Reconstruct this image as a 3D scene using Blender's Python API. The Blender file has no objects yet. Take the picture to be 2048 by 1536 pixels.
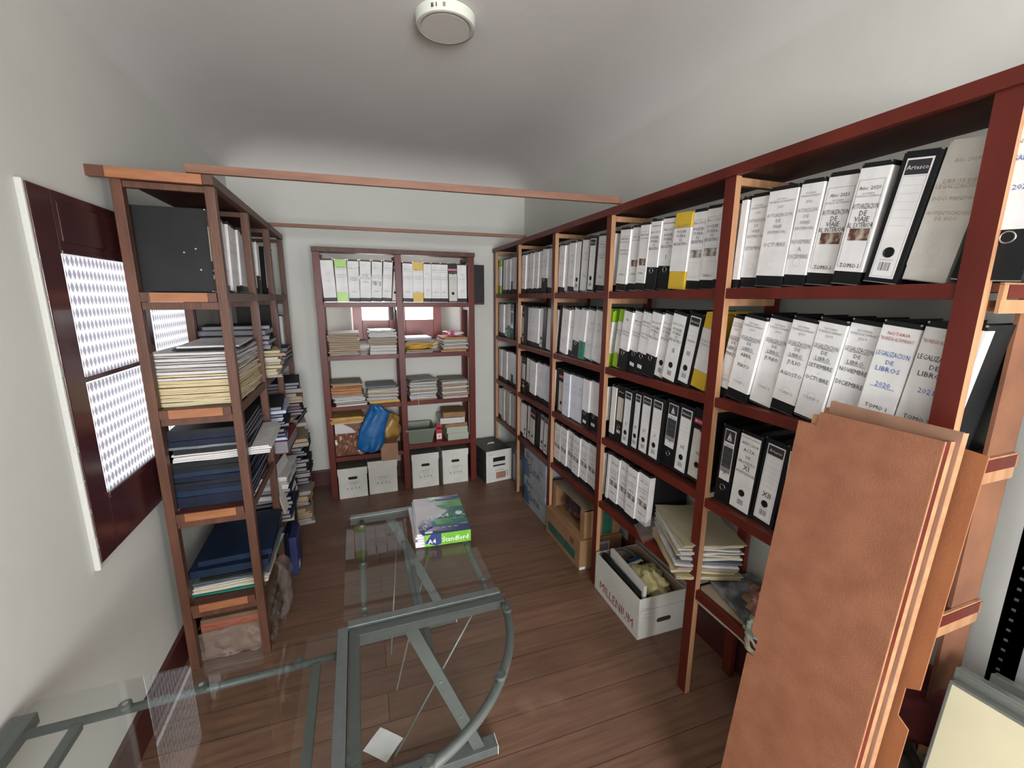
import bpy, bmesh, math, random
from mathutils import Vector, Matrix, noise
R = math.radians
random.seed(7)
S = bpy.context.scene
C = S.collection
# ------------------------------------------------------------------ camera, world, lights, exposure
cd = bpy.data.cameras.new('camera'); cam = bpy.data.objects.new('camera', cd); C.objects.link(cam)
cd.sensor_width = 36; cd.lens = 857.209 / 2048 * 36; cd.clip_start = .02
def cam_axes(p, r, y):
    cy, sy, cp, sp = math.cos(y), math.sin(y), math.cos(p), math.sin(p)
    f = Vector((sy*cp, cy*cp, sp)); rt = Vector((cy, -sy, 0)); u = rt.cross(f)
    return math.cos(r)*rt + math.sin(r)*u, -math.sin(r)*rt + math.cos(r)*u, f
rt, up_, fw = cam_axes(R(-11.3736), R(.3068), R(19.8101))
cam.matrix_world = Matrix(((rt.x, up_.x, -fw.x, 0), (rt.y, up_.y, -fw.y, 0), (rt.z, up_.z, -fw.z, 1.6549), (0, 0, 0, 1)))
S.camera = cam
S.view_settings.view_transform = 'Standard'; S.view_settings.look = 'None'
S.view_settings.exposure = 1.3; S.view_settings.gamma = 1
S.view_settings.use_curve_mapping = False
w = bpy.data.worlds.new('sky'); S.world = w; w.use_nodes = True
w.node_tree.nodes['Background'].inputs[0].default_value = (.92, .96, 1, 1)
w.node_tree.nodes['Background'].inputs[1].default_value = 1.5
def area(name, loc, target, sx, sy, power, col=(1, 1, 1)):
    l = bpy.data.lights.new(name, 'AREA'); l.shape = 'RECTANGLE'; l.size = sx; l.size_y = sy; l.energy = power; l.color = col
    o = bpy.data.objects.new(name, l); C.objects.link(o); o.location = loc
    o.rotation_euler = (Vector(target) - Vector(loc)).to_track_quat('-Z', 'Y').to_euler()
    return o
area('daylight_rear_window', (.25, -2.78, 1.45), (.30, 2, 1.35), 1.5, 1.5, 100, (.98, .99, 1))
area('daylight_left_window', (-1.25, 2.18, 1.45), (0, 2.18, 1.3), 1.1, 1.0, 4, (.97, .98, 1))
area('daylight_back_window', (.37, 4.6, 1.75), (.37, 3.6, 1.4), .7, .5, 9, (.93, .96, 1))
area('daylight_doorway', (1.85, -1.4, 1.2), (.2, 1.2, 1.4), .8, 1.8, 13, (1, .985, .96))

# ------------------------------------------------------------------ materials
def nt(name):
    m = bpy.data.materials.new(name); m.use_nodes = True
    return m, m.node_tree, m.node_tree.nodes['Principled BSDF']
def srgb(h):
    c = [int(h[i:i+2], 16)/255 for i in (0, 2, 4)]
    return tuple([(x/12.92 if x <= .04045 else ((x+.055)/1.055)**2.4) for x in c] + [1])
MC = {}
def mat(name, col, rough=.6, col2=None, scale=8, stretch=(1, 1, 1), bump=0, bscale=60, metal=0, mix=.5, det=4, spec=.5, trans=0, lo=.35, hi=.65):
    if name in MC: return MC[name]
    m, t, p = nt(name)
    c1 = srgb(col); p.inputs['Roughness'].default_value = rough; p.inputs['Metallic'].default_value = metal
    p.inputs['Specular IOR Level'].default_value = spec
    p.inputs['Base Color'].default_value = c1
    tc = t.nodes.new('ShaderNodeTexCoord'); mp = t.nodes.new('ShaderNodeMapping'); mp.inputs['Scale'].default_value = stretch
    t.links.new(tc.outputs['Object'], mp.inputs[0])
    if col2:
        n = t.nodes.new('ShaderNodeTexNoise'); n.inputs['Scale'].default_value = scale; n.inputs['Detail'].default_value = det
        t.links.new(mp.outputs[0], n.inputs['Vector'])
        r = t.nodes.new('ShaderNodeValToRGB'); r.color_ramp.elements[0].position = lo; r.color_ramp.elements[1].position = hi
        r.color_ramp.elements[0].color = c1; r.color_ramp.elements[1].color = srgb(col2)
        t.links.new(n.outputs['Fac'], r.inputs[0]); t.links.new(r.outputs[0], p.inputs['Base Color'])
    if bump:
        n2 = t.nodes.new('ShaderNodeTexNoise'); n2.inputs['Scale'].default_value = bscale; n2.inputs['Detail'].default_value = 4
        t.links.new(mp.outputs[0], n2.inputs['Vector'])
        b = t.nodes.new('ShaderNodeBump'); b.inputs['Strength'].default_value = bump; b.inputs['Distance'].default_value = .01
        t.links.new(n2.outputs['Fac'], b.inputs['Height']); t.links.new(b.outputs[0], p.inputs['Normal'])
    MC[name] = m; return m
wall_m = mat('painted plaster', 'c4c4be', .85, 'cacac4', 1.5, bump=.10, bscale=18)
ceil_m = mat('ceiling plaster', 'c6c3c0', .9, 'ccc9c6', 1.2, bump=.10, bscale=22)
redwood = mat('red varnished wood', '521d16', .38, '63271d', 5, (1, 1, .3), bump=.05, bscale=40, spec=.3)
redwood_h = redwood
tan = mat('raw sawn wood', 'b0845f', .6, '9c7150', 6, (6, 6, .8), bump=.1, bscale=50)
brownwood = mat('brown varnished wood', '4c3125', .45, '5c3b2c', 7, (4, 4, .6), bump=.12, bscale=50, spec=.3)
orangew = mat('orange plywood edge', '96603c', .5, '85522f', 9, (1, 5, 5), bump=.08, bscale=50)
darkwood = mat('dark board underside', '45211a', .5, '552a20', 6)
maroon = mat('maroon gloss paint', '3c1a1d', .24, '442022', 3, bump=.06, bscale=25)
baseb_m = mat('maroon skirting paint', '47201f', .4)
blackc = mat('black binder card', '141517', .42, '1b1c1e', 9, bump=.03, bscale=200, spec=.25)
blackg = mat('glossy black plastic', '1b1c1e', .22)
paper = mat('white label paper', 'e4e3e2', .55, 'd6d5d6', 12, bump=.12, bscale=22)
paper_b = mat('bluish label paper', 'd9dce6', .5, 'cfd2df', 12, bump=.1, bscale=22)
paper_g = mat('greyish faded label paper', 'cfccc6', .55, 'c2beb8', 12, bump=.15, bscale=20)
page = mat('page edges', 'd6d0c4', .8, 'bdb6aa', 3, (2, 2, 260), lo=.3, hi=.7)
page_d = mat('grey ledger page edges', '8c8a90', .75, '6e6b70', 3, (2, 2, 260), lo=.3, hi=.7)
ink = mat('black ink', '29292d', .6)
mid_ink = mat('mid grey ink', '56565b', .6)
grey_ink = mat('faded grey ink', '8d8d90', .6)
red_ink = mat('red ink', 'a8434a', .6)
blue_ink = mat('blue ink', '2f63a8', .6)
brown_ink = mat('brown ink', 'b09a80', .6)
yellowc = mat('yellow card', 'c9a52c', .45, 'd3b23a', 10, bump=.1, bscale=20)
greenc = mat('lime green card', '8fbf2a', .35, '83b325', 10)
tealc = mat('teal green card', '1f7a62', .4)
steel = mat('bright steel', 'b8b8b8', .25, metal=1)
photo_m = mat('brown printed photograph', '5a3a34', .4, 'b8ad98', 30, lo=.45, hi=.6)
photo_g = mat('grey printed photograph', '55504e', .4, 'c5c0ba', 26, lo=.4, hi=.6)
grad_m = mat('grey printed gradient', '3a3b40', .4)
grad_l = mat('light grey printed gradient', '85868c', .4)
desk_m = mat('grey green powder coated steel', '5f6462', .42, '595e5c', 40, bump=.08, bscale=300, metal=.2)
card = mat('brown cardboard', '96724f', .8, '8a6745', 7, bump=.08, bscale=60)
card_l = mat('light brown cardboard', '9c7a60', .8, '8f6d54', 7, bump=.08, bscale=60)
white_card = mat('white cardboard', 'cfcec8', .65, 'c4c3bc', 6, bump=.05, bscale=40)
dust_top = mat('dusty dark lid', '4c4944', .9, '5b5750', 9)
grey_ctn = mat('grey printed carton', '8d9299', .6, '989da4', 8)
blue_pr = mat('blue carton print', '2f5a86', .55)
green_pr = mat('dark green carton print', '1f5448', .6, '27604f', 14)
navy = mat('navy cloth cover', '0b1222', .6, '101930', 18, bump=.08, bscale=220, spec=.25)
navy2 = mat('dark blue book cloth', '0d1d33', .5, '12263f', 18, bump=.08, bscale=220, spec=.3)
nearblack = mat('near black cloth cover', '101215', .55, '171a1f', 18, spec=.25)
redc = mat('crimson cloth cover', '6d0f1d', .5, '7a1424', 12)
hardb = mat('brown hardboard', '8a573f', .58, '9c694e', 13, det=15, bump=.15, bscale=260, lo=.3, hi=.75)
hardb_o = mat('orange hardboard', '8c5636', .6, '98613d', 6, bump=.08, bscale=200)
cream = mat('cream enamelled panel', 'd5cfb0', .45, 'c9c3a6', 5, bump=.04, bscale=30, lo=.25, hi=.6)
galv = mat('grey enamelled steel', '6e736f', .35, '7c817d', 12, metal=.35)
blackm = mat('black painted steel', '141517', .4)
white_pl = mat('white plastic', 'd8dcd0', .35)
diff_pl = mat('frosted light diffuser', 'bdb8b0', .45)

def floor_mat():
    m, t, p = nt('brown wooden planks'); N, L = t.nodes, t.links
    tc = N.new('ShaderNodeTexCoord'); mp = N.new('ShaderNodeMapping'); L.new(tc.outputs['Object'], mp.inputs[0])
    mp.inputs['Rotation'].default_value = (0, 0, R(1.0))
    b = N.new('ShaderNodeTexBrick'); b.inputs['Scale'].default_value = 1; b.inputs['Brick Width'].default_value = 2.6; b.inputs['Row Height'].default_value = .135
    b.inputs['Mortar Size'].default_value = .0016; b.inputs['Mortar Smooth'].default_value = .3; b.inputs['Bias'].default_value = 0; b.offset = .37
    b.inputs['Color1'].default_value = srgb('6f5342'); b.inputs['Color2'].default_value = srgb('80604e'); b.inputs['Mortar'].default_value = srgb('3c2a22')
    L.new(mp.outputs[0], b.inputs['Vector'])
    m2 = N.new('ShaderNodeMapping'); m2.inputs['Scale'].default_value = (1.2, 14, 1); L.new(tc.outputs['Object'], m2.inputs[0])
    n = N.new('ShaderNodeTexNoise'); n.inputs['Scale'].default_value = 3; n.inputs['Detail'].default_value = 8; L.new(m2.outputs[0], n.inputs['Vector'])
    r = N.new('ShaderNodeValToRGB'); r.color_ramp.elements[0].position = .3; r.color_ramp.elements[1].position = .75
    r.color_ramp.elements[0].color = (.62, .6, .6, 1); r.color_ramp.elements[1].color = (1.15, 1.12, 1.1, 1); L.new(n.outputs['Fac'], r.inputs[0])
    mx = N.new('ShaderNodeMixRGB'); mx.blend_type = 'MULTIPLY'; mx.inputs[0].default_value = .8; L.new(b.outputs['Color'], mx.inputs[1]); L.new(r.outputs[0], mx.inputs[2])
    n3 = N.new('ShaderNodeTexNoise'); n3.inputs['Scale'].default_value = 2.3; n3.inputs['Detail'].default_value = 5; L.new(tc.outputs['Object'], n3.inputs['Vector'])
    r3 = N.new('ShaderNodeValToRGB'); r3.color_ramp.elements[0].position = .62; r3.color_ramp.elements[1].position = .8
    r3.color_ramp.elements[0].color = (0, 0, 0, 1); r3.color_ramp.elements[1].color = (1, 1, 1, 1); L.new(n3.outputs['Fac'], r3.inputs[0])
    mx2 = N.new('ShaderNodeMixRGB'); mx2.inputs[2].default_value = srgb('93745f'); L.new(r3.outputs[0], mx2.inputs[0]); L.new(mx.outputs[0], mx2.inputs[1])
    L.new(mx2.outputs[0], p.inputs['Base Color'])
    p.inputs['Roughness'].default_value = .42
    rr = N.new('ShaderNodeMapRange'); rr.inputs['To Min'].default_value = .3; rr.inputs['To Max'].default_value = .6; L.new(n.outputs['Fac'], rr.inputs[0]); L.new(rr.outputs[0], p.inputs['Roughness'])
    bp = N.new('ShaderNodeBump'); bp.inputs['Strength'].default_value = .35; bp.inputs['Distance'].default_value = .004
    ad = N.new('ShaderNodeMath'); ad.operation = 'SUBTRACT'; L.new(n.outputs['Fac'], ad.inputs[0]); L.new(b.outputs['Fac'], ad.inputs[1])
    L.new(ad.outputs[0], bp.inputs['Height']); L.new(bp.outputs[0], p.inputs['Normal'])
    return m
def glass_mat(name, tint, refl=1.0):
    m, t, p = nt(name); N, L = t.nodes, t.links; N.remove(p)
    tr = N.new('ShaderNodeBsdfTransparent'); tr.inputs[0].default_value = tint
    gl = N.new('ShaderNodeBsdfGlossy'); gl.inputs['Roughness'].default_value = .02
    fr = N.new('ShaderNodeFresnel'); ge = N.new('ShaderNodeNewGeometry'); mr = N.new('ShaderNodeMapRange')
    mr.inputs['To Min'].default_value = 1.45; mr.inputs['To Max'].default_value = 1/1.45; L.new(ge.outputs['Backfacing'], mr.inputs[0]); L.new(mr.outputs[0], fr.inputs[0])
    mx = N.new('ShaderNodeMixShader'); L.new(fr.outputs[0], mx.inputs[0]); L.new(tr.outputs[0], mx.inputs[1]); L.new(gl.outputs[0], mx.inputs[2])
    L.new(mx.outputs[0], N['Material Output'].inputs[0]); return m
glass = glass_mat('clear table glass', (.925, .945, .935, 1))
pane_clear = glass_mat('clear window glass', (.97, .98, .98, 1))
def plastic_film():
    m, t, p = nt('clear plastic film'); N, L = t.nodes, t.links
    p.inputs['Base Color'].default_value = (.30, .25, .22, 1); p.inputs['Roughness'].default_value = .2; p.inputs['Specular IOR Level'].default_value = .35
    p.inputs['Alpha'].default_value = .30
    tc = N.new('ShaderNodeTexCoord'); n = N.new('ShaderNodeTexNoise'); n.inputs['Scale'].default_value = 22; n.inputs['Detail'].default_value = 5
    L.new(tc.outputs['Object'], n.inputs['Vector']); b = N.new('ShaderNodeBump'); b.inputs['Strength'].default_value = .9; b.inputs['Distance'].default_value = .02
    L.new(n.outputs['Fac'], b.inputs['Height']); L.new(b.outputs[0], p.inputs['Normal']); return m
film = plastic_film()
def pattern_glass():
    m, t, p = nt('patterned obscure glass'); N, L = t.nodes, t.links; N.remove(p)
    tc = N.new('ShaderNodeTexCoord'); sp = N.new('ShaderNodeSeparateXYZ'); L.new(tc.outputs['Object'], sp.inputs[0])
    def mth(op, a, b=None):
        n = N.new('ShaderNodeMath'); n.operation = op
        for i, v in enumerate((a, b)):
            if v is None: continue
            if isinstance(v, (int, float)): n.inputs[i].default_value = v
            else: L.new(v, n.inputs[i])
        return n.outputs[0]
    ky, kz = 2*math.pi/.0235, 2*math.pi/.040
    a = mth('COSINE', mth('MULTIPLY', sp.outputs['Y'], ky)); b = mth('COSINE', mth('MULTIPLY', sp.outputs['Z'], kz))
    s = mth('ADD', a, b)                       # small raised lozenges
    r = N.new('ShaderNodeMapRange'); r.inputs['From Min'].default_value = -.10; r.inputs['From Max'].default_value = .45; L.new(s, r.inputs[0])
    mx = N.new('ShaderNodeMixRGB'); mx.inputs[1].default_value = (.30, .297, .30, 1); mx.inputs[2].default_value = (.115, .105, .12, 1); L.new(r.outputs[0], mx.inputs[0])
    tl = N.new('ShaderNodeBsdfTranslucent'); L.new(mx.outputs[0], tl.inputs[0])
    gl = N.new('ShaderNodeBsdfGlossy'); gl.inputs['Roughness'].default_value = .15
    bp = N.new('ShaderNodeBump'); bp.inputs['Strength'].default_value = .5; bp.inputs['Distance'].default_value = .003; L.new(s, bp.inputs['Height']); L.new(bp.outputs[0], gl.inputs['Normal'])
    m2 = N.new('ShaderNodeMixShader'); m2.inputs[0].default_value = .05; L.new(tl.outputs[0], m2.inputs[1]); L.new(gl.outputs[0], m2.inputs[2])
    L.new(m2.outputs[0], N['Material Output'].inputs[0]); return m

# ------------------------------------------------------------------ mesh helpers
TXT = {}
def text_geo(s, bold=False):
    k = s
    if k in TXT: return TXT[k]
    cu = bpy.data.curves.new('t', 'FONT'); cu.body = s; cu.resolution_u = 1; cu.size = 1
    o = bpy.data.objects.new('t', cu); C.objects.link(o)
    bpy.context.view_layer.update()
    me = bpy.data.meshes.new_from_object(o)
    vs = [v.co.copy() for v in me.vertices]; fs = [tuple(p.vertices) for p in me.polygons]
    bpy.data.objects.remove(o); bpy.data.curves.remove(cu); bpy.data.meshes.remove(me)
    x0 = min((v.x for v in vs), default=0); x1 = max((v.x for v in vs), default=1)
    TXT[k] = (vs, fs, x0, x1); return TXT[k]
class MB:
    def __init__(s): s.v = []; s.f = []; s.mi = []; s.sm = []; s.mats = []; s.M = Matrix()
    def m(s, mt):
        if mt not in s.mats: s.mats.append(mt)
        return s.mats.index(mt)
    def add(s, vs, fs, mt, smooth=False, M=None):
        k = len(s.v); i = s.m(mt); T = s.M @ M if M else s.M
        s.v += [T @ Vector(v) for v in vs]
        for f in fs: s.f.append([a + k for a in f]); s.mi.append(i); s.sm.append(smooth)
    def box(s, x0, x1, y0, y1, z0, z1, mt, bev=0, M=None, faces=None):
        if bev:
            b = bmesh.new(); bmesh.ops.create_cube(b, size=1)
            for v in b.verts: v.co = Vector(((x0+x1)/2 + v.co.x*(x1-x0), (y0+y1)/2 + v.co.y*(y1-y0), (z0+z1)/2 + v.co.z*(z1-z0)))
            bmesh.ops.bevel(b, geom=b.edges[:], offset=bev, segments=2, affect='EDGES', profile=.6)
            b.verts.index_update(); s.add([v.co.copy() for v in b.verts], [[v.index for v in f.verts] for f in b.faces], mt, False, M); b.free(); return
        vs = [(x, y, z) for z in (z0, z1) for y in (y0, y1) for x in (x0, x1)]
        fs = [(0, 2, 3, 1), (4, 5, 7, 6), (0, 1, 5, 4), (2, 6, 7, 3), (0, 4, 6, 2), (1, 3, 7, 5)]   # -z +z -y +y -x +x
        if faces:
            for k, f in enumerate(fs): s.add(vs, [f], faces.get(k, mt), False, M)
        else: s.add(vs, fs, mt, False, M)
    def prism(s, pts, a0, a1, axis, mt, M=None):   # polygon (2d) extruded along axis
        n = len(pts)
        def P(p, a): return {0: (a, p[0], p[1]), 1: (p[0], a, p[1]), 2: (p[0], p[1], a)}[axis]
        s.add([P(p, a0) for p in pts] + [P(p, a1) for p in pts], [list(range(n)), list(range(2*n-1, n-1, -1))] + [(i, i+n, (i+1) % n + n, (i+1) % n) for i in range(n)], mt, False, M)
    def cyl(s, c, r, h, ax, mt, seg=20, r2=None, M=None, smooth=True):
        r2 = r if r2 is None else r2; vs = []
        for k, (rr, t) in enumerate(((r, 0), (r2, h))):
            for i in range(seg):
                a = 2*math.pi*i/seg; u, v = rr*math.cos(a), rr*math.sin(a)
                d = {0: (t, u, v), 1: (v, t, u), 2: (u, v, t)}[ax]; vs.append((c[0]+d[0], c[1]+d[1], c[2]+d[2]))
        s.add(vs, [(i, (i+1) % seg, (i+1) % seg + seg, i + seg) for i in range(seg)], mt, smooth, M)
        s.add(vs, [list(range(seg))[::-1], list(range(seg, 2*seg))], mt, False, M)
    def ring(s, c, r0, r1, ax, h, mt, seg=24, M=None):
        vs = []
        for rr, t in ((r0, 0), (r1, 0), (r1, h), (r0, h)):
            for i in range(seg):
                a = 2*math.pi*i/seg; u, v = rr*math.cos(a), rr*math.sin(a)
                d = {0: (t, u, v), 1: (v, t, u), 2: (u, v, t)}[ax]; vs.append((c[0]+d[0], c[1]+d[1], c[2]+d[2]))
        fs = []
        for k in range(4):
            for i in range(seg): fs.append((k*seg+i, k*seg+(i+1) % seg, ((k+1) % 4)*seg+(i+1) % seg, ((k+1) % 4)*seg+i))
        s.add(vs, fs, mt, True, M)
    def tube(s, pts, r, mt, seg=10, closed=False):
        pts = [Vector(p) for p in pts]; vs = []; n = len(pts)
        for i, p in enumerate(pts):
            d = (pts[(i+1) % n if closed else min(i+1, n-1)] - pts[(i-1) % n if closed else max(i-1, 0)]).normalized()
            a = Vector((0, 0, 1)) if abs(d.z) < .9 else Vector((1, 0, 0))
            u = d.cross(a).normalized(); v = d.cross(u)
            for k in range(seg):
                t = 2*math.pi*k/seg; vs.append(p + r*(math.cos(t)*u + math.sin(t)*v))
        fs = []
        for i in range(n if closed else n-1):
            for k in range(seg): fs.append((i*seg+k, i*seg+(k+1) % seg, ((i+1) % n)*seg+(k+1) % seg, ((i+1) % n)*seg+k))
        if not closed: fs += [list(range(seg))[::-1], [(n-1)*seg+k for k in range(seg)]]
        s.add(vs, fs, mt, True)
    def text(s, t, cx, cz, h, mt, y=-.0016, maxw=None, M=None, sy=1):
        vs, fs, x0, x1 = text_geo(t)
        k = h/.72; wd = (x1-x0)*k; kx = k if not maxw or wd <= maxw else k*maxw/wd
        s.add([((v.x-(x0+x1)/2)*kx + cx, y, (v.y-.36)*k*sy + cz) for v in vs], fs, mt, False, M)
    def sheet(s, w, d, z, t, mt, seed, amp=.004, jit=.004, n=6, M=None):   # wavy thin bundle centred on 0
        rnd = random.Random(seed); vs = []; o = Vector((rnd.random()*50, rnd.random()*50, z*3))
        jx = [rnd.uniform(-jit, jit) for _ in range(2*(n+1))]; jy = [rnd.uniform(-jit, jit) for _ in range(2*(n+1))]
        for zz in (z, z+t):
            for i in range(n+1):
                for j in range(n+1):
                    u, v = i/n-.5, j/n-.5
                    x = u*w + (jx[j] if i == 0 else jx[j+n+1] if i == n else 0); y = v*d + (jy[i] if j == 0 else jy[i+n+1] if j == n else 0)
                    q = noise.noise(Vector((u*2.2, v*2.2, 0)) + o)*amp
                    vs.append((x, y, zz + q))
        N1 = (n+1)*(n+1); I = lambda k, i, j: k*N1 + i*(n+1) + j; fs = []
        for i in range(n):
            for j in range(n):
                fs.append((I(0, i, j), I(0, i, j+1), I(0, i+1, j+1), I(0, i+1, j))); fs.append((I(1, i, j), I(1, i+1, j), I(1, i+1, j+1), I(1, i, j+1)))
            fs.append((I(0, i, 0), I(0, i+1, 0), I(1, i+1, 0), I(1, i, 0))); fs.append((I(0, i+1, n), I(0, i, n), I(1, i, n), I(1, i+1, n)))
            fs.append((I(0, 0, i+1), I(0, 0, i), I(1, 0, i), I(1, 0, i+1))); fs.append((I(0, n, i), I(0, n, i+1), I(1, n, i+1), I(1, n, i)))
        s.add(vs, fs, mt, False, M)
    def mesh(s, name):
        me = bpy.data.meshes.new(name); me.from_pydata([tuple(v) for v in s.v], [], s.f)
        for m_ in s.mats: me.materials.append(m_)
        me.polygons.foreach_set('material_index', s.mi); me.polygons.foreach_set('use_smooth', s.sm); me.update(); return me
    def build(s, name, parent=None):
        o = bpy.data.objects.new(name, s.mesh(name)); C.objects.link(o); o.parent = parent; return o
def objm(name, me, parent=None):
    o = bpy.data.objects.new(name, me); C.objects.link(o); o.parent = parent; return o
def tag(o, label=None, cat=None, group=None, kind=None):
    if label: o['label'] = label
    if cat: o['category'] = cat
    if group: o['group'] = group
    if kind: o['kind'] = kind
    return o
def thing(name, label, cat, loc=(0, 0, 0), rz=0, group=None, rot=None):
    o = bpy.data.objects.new(name, None); C.objects.link(o); o.empty_display_size = .05
    o.location = loc; o.rotation_euler = rot if rot else (0, 0, rz); return tag(o, label, cat, group)
def structure(o): o['kind'] = 'structure'; return o
def copy_tree(o, parent=None):
    c = o.copy(); C.objects.link(c); c.parent = parent
    for ch in o.children: copy_tree(ch, c)
    return c

# ------------------------------------------------------------------ room
XL, XR, YB, YR, ZT = -.852, 1.535, 3.945, -2.6, 2.57
b = MB(); b.box(XL-.3, XR+.3, YR-.3, YB+.6, -.12, 0, floor_mat()); structure(b.build('floor'))
b = MB(); n = 44; vs = []; fs = []
for i in range(n+1):
    for j in range(n+1):
        u = .5-.5*math.cos(math.pi*i/n); v = .5-.5*math.cos(math.pi*j/n)
        x = XL + u*(XR-XL); y = YR + v*(YB-YR)
        g = lambda d: math.sqrt(max(0, 1-(1-min(d/.42, 1))**2))
        hz = 1-math.sqrt((1-g(min(x-XL, XR-x)))**2 + (1-g(min(y-YR, YB-y)))**2)
        vs.append((x, y, ZT + .17*max(0, hz)))
for i in range(n):
    for j in range(n): fs.append((i*(n+1)+j, i*(n+1)+j+1, (i+1)*(n+1)+j+1, (i+1)*(n+1)+j))
b.add(vs, fs, ceil_m, True); b.box(XL-.3, XR+.3, YR-.3, YB+.6, 2.78, 2.85, ceil_m); structure(b.build('ceiling'))
def wall_hole(name, axis, a0, a1, u0, u1, z0, z1, h):     # wall slab from a0..a1 (thickness), hole h=(hu0,hu1,hz0,hz1)
    b = MB()
    def bx(p, q, r, t):
        if q-p < 1e-6 or t-r < 1e-6: return
        if axis == 'x': b.box(a0, a1, p, q, r, t, wall_m)
        else: b.box(p, q, a0, a1, r, t, wall_m)
    if h:
        bx(u0, h[0], z0, z1); bx(h[1], u1, z0, z1); bx(h[0], h[1], z0, h[2]); bx(h[0], h[1], h[3], z1)
    else: bx(u0, u1, z0, z1)
    return b, name
LW = (1.64, 2.85, .795, 1.965)
b, nme = wall_hole('wall_left', 'x', XL-.18, XL, YR-.3, YB+.5, 0, 2.8, (LW[0]+.02, LW[1]-.02, LW[2]+.02, LW[3]-.02)); structure(b.build(nme))
b, nme = wall_hole('wall_right', 'x', XR, XR+.18, YR-.3, YB+.5, 0, 2.8, (-1.85, -.95, 0.0, 2.1)); structure(b.build(nme))
b, nme = wall_hole('wall_rear', 'y', YR-.18, YR, XL, XR, 0, 2.8, (-.5, 1.0, .7, 2.2)); structure(b.build(nme))
b, nme = wall_hole('wall_back', 'y', YB, YB+.02, XL, XR, 0, 2.8, (-.25, .90, 1.22, 2.02))
# splayed recess to the small window
o_, i_ = (-.25, .90, 1.22, 2.02), (-.03, .78, 1.27, 1.93); y0, y1 = YB+.02, YB+.33
A = [(o_[0], y0, o_[2]), (o_[1], y0, o_[2]), (o_[1], y0, o_[3]), (o_[0], y0, o_[3])]; B_ = [(i_[0], y1, i_[2]), (i_[1], y1, i_[2]), (i_[1], y1, i_[3]), (i_[0], y1, i_[3])]
b.add(A+B_, [(0, 1, 5, 4), (1, 2, 6, 5), (2, 3, 7, 6), (3, 0, 4, 7)], wall_m)
for q in ((XL-.2, o_[0]-.02, 0, 2.8), (o_[1]+.02, XR+.2, 0, 2.8)): b.box(q[0], q[1], YB+.03, YB+.33, q[2], q[3], wall_m)
b.box(o_[0]-.02, o_[1]+.02, YB+.03, YB+.33, 0, o_[2]-.02, wall_m); b.box(o_[0]-.02, o_[1]+.02, YB+.03, YB+.33, o_[3]+.02, 2.8, wall_m)
structure(b.build(nme))
# skirting
for nme, q in (('baseboard_left', (XL, XL+.018, YR, YB)), ('baseboard_right', (XR-.018, XR, -.3, YB)), ('baseboard_back', (XL+.02, XR-.02, YB-.018, YB))):
    b = MB(); b.box(q[0], q[1], q[2], q[3], 0, .14, baseb_m, .003); b.box(q[0] , q[1], q[2], q[3], .14, .146, baseb_m); structure(b.build(nme))
# left window: two leaves of patterned glass in maroon joinery
XF_ = -.832
b = MB(); y0, y1, z0, z1 = LW
mid = (y0+y1)/2; st = .098
def fr(b, ya, yb, za, zb, x0=XL+.0, x1=XF_, bev=.004): b.box(x0, x1, ya, yb, za, zb, maroon, bev)
fr(b, y0, y0+.10, z0, z1); fr(b, y1-.10, y1, z0, z1); fr(b, mid-.052, mid-.002, z0, z1); fr(b, mid+.002, mid+.052, z0, z1, x1=XF_-.004)
for ya, yb in ((y0+.10, mid-.052), (mid+.052, y1-.10)):
    fr(b, ya, yb, z0, z0+.205); fr(b, ya, yb, z1-.185, z1); fr(b, ya, yb, 1.376, 1.396, x1=XF_-.008)
    b.box(XF_, XF_+.008, ya-.004, yb+.004, z0+.185, z0+.205, maroon, .002); b.box(XF_, XF_+.006, ya-.004, yb+.004, z1-.185, z1-.175, maroon, .002)
    b.box(XF_, XF_+.004, ya+.015, yb-.015, z1-.15, z1-.03, maroon, .003)
wf = structure(b.build('window_1'))
pg = pattern_glass()
for ya, yb in ((y0+.10, mid-.052), (mid+.052, y1-.10)):
    for za, zb in ((z0+.205, 1.376), (1.396, z1-.185)):
        b = MB(); b.add([(XL+.02, ya, za), (XL+.02, yb, za), (XL+.02, yb, zb), (XL+.02, ya, zb)], [(0, 1, 2, 3)], pg); b.build('pane', wf)
b = MB(); wt = mat('white trim paint', 'b4b4ae', .7, bump=.2, bscale=30)
b.box(XL, XF_-.002, y0-.012, y0-.001, z0-.02, z1+.005, wt, .004)
for k in range(9): b.box(XL+.01, XF_-.001, y0-.0125-.002*random.random(), y0-.0005, z0+.05+k*.11+.03*random.random(), z0+.07+k*.11+.04*random.random(), wt, .002)
structure(b.build('trim_1'))
# back window
b = MB(); yf = YB+.30; x0, x1, z0, z1 = i_
bm_ = mat('red brown window paint', '7c3530', .35, '8a4038', 6)
def fb(a, c, d, e, t=.04): b.box(a, c, yf-t, yf+.02, d, e, bm_, .003)
fb(x0, x0+.08, z0, z1); fb(x1-.08, x1, z0, z1); fb(.36-.075, .36+.0, z0, z1); fb(.362, .362+.075, z0, z1, .035)
for a, c in ((x0+.08, .285), (.437, x1-.08)):
    fb(a, c, z0, 1.445); fb(a, c, z1-.09, z1)
b.box(.30, .33, yf-.06, yf-.04, 1.45, 1.6, blackm, .002)
wb = structure(b.build('window_2'))
for a, c in ((x0+.08, .285), (.437, x1-.08)):
    b = MB(); b.add([(a, yf, 1.445), (c, yf, 1.445), (c, yf, z1-.09), (a, yf, z1-.09)], [(0, 1, 2, 3)], pane_clear); b.build('pane', wb)
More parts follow.
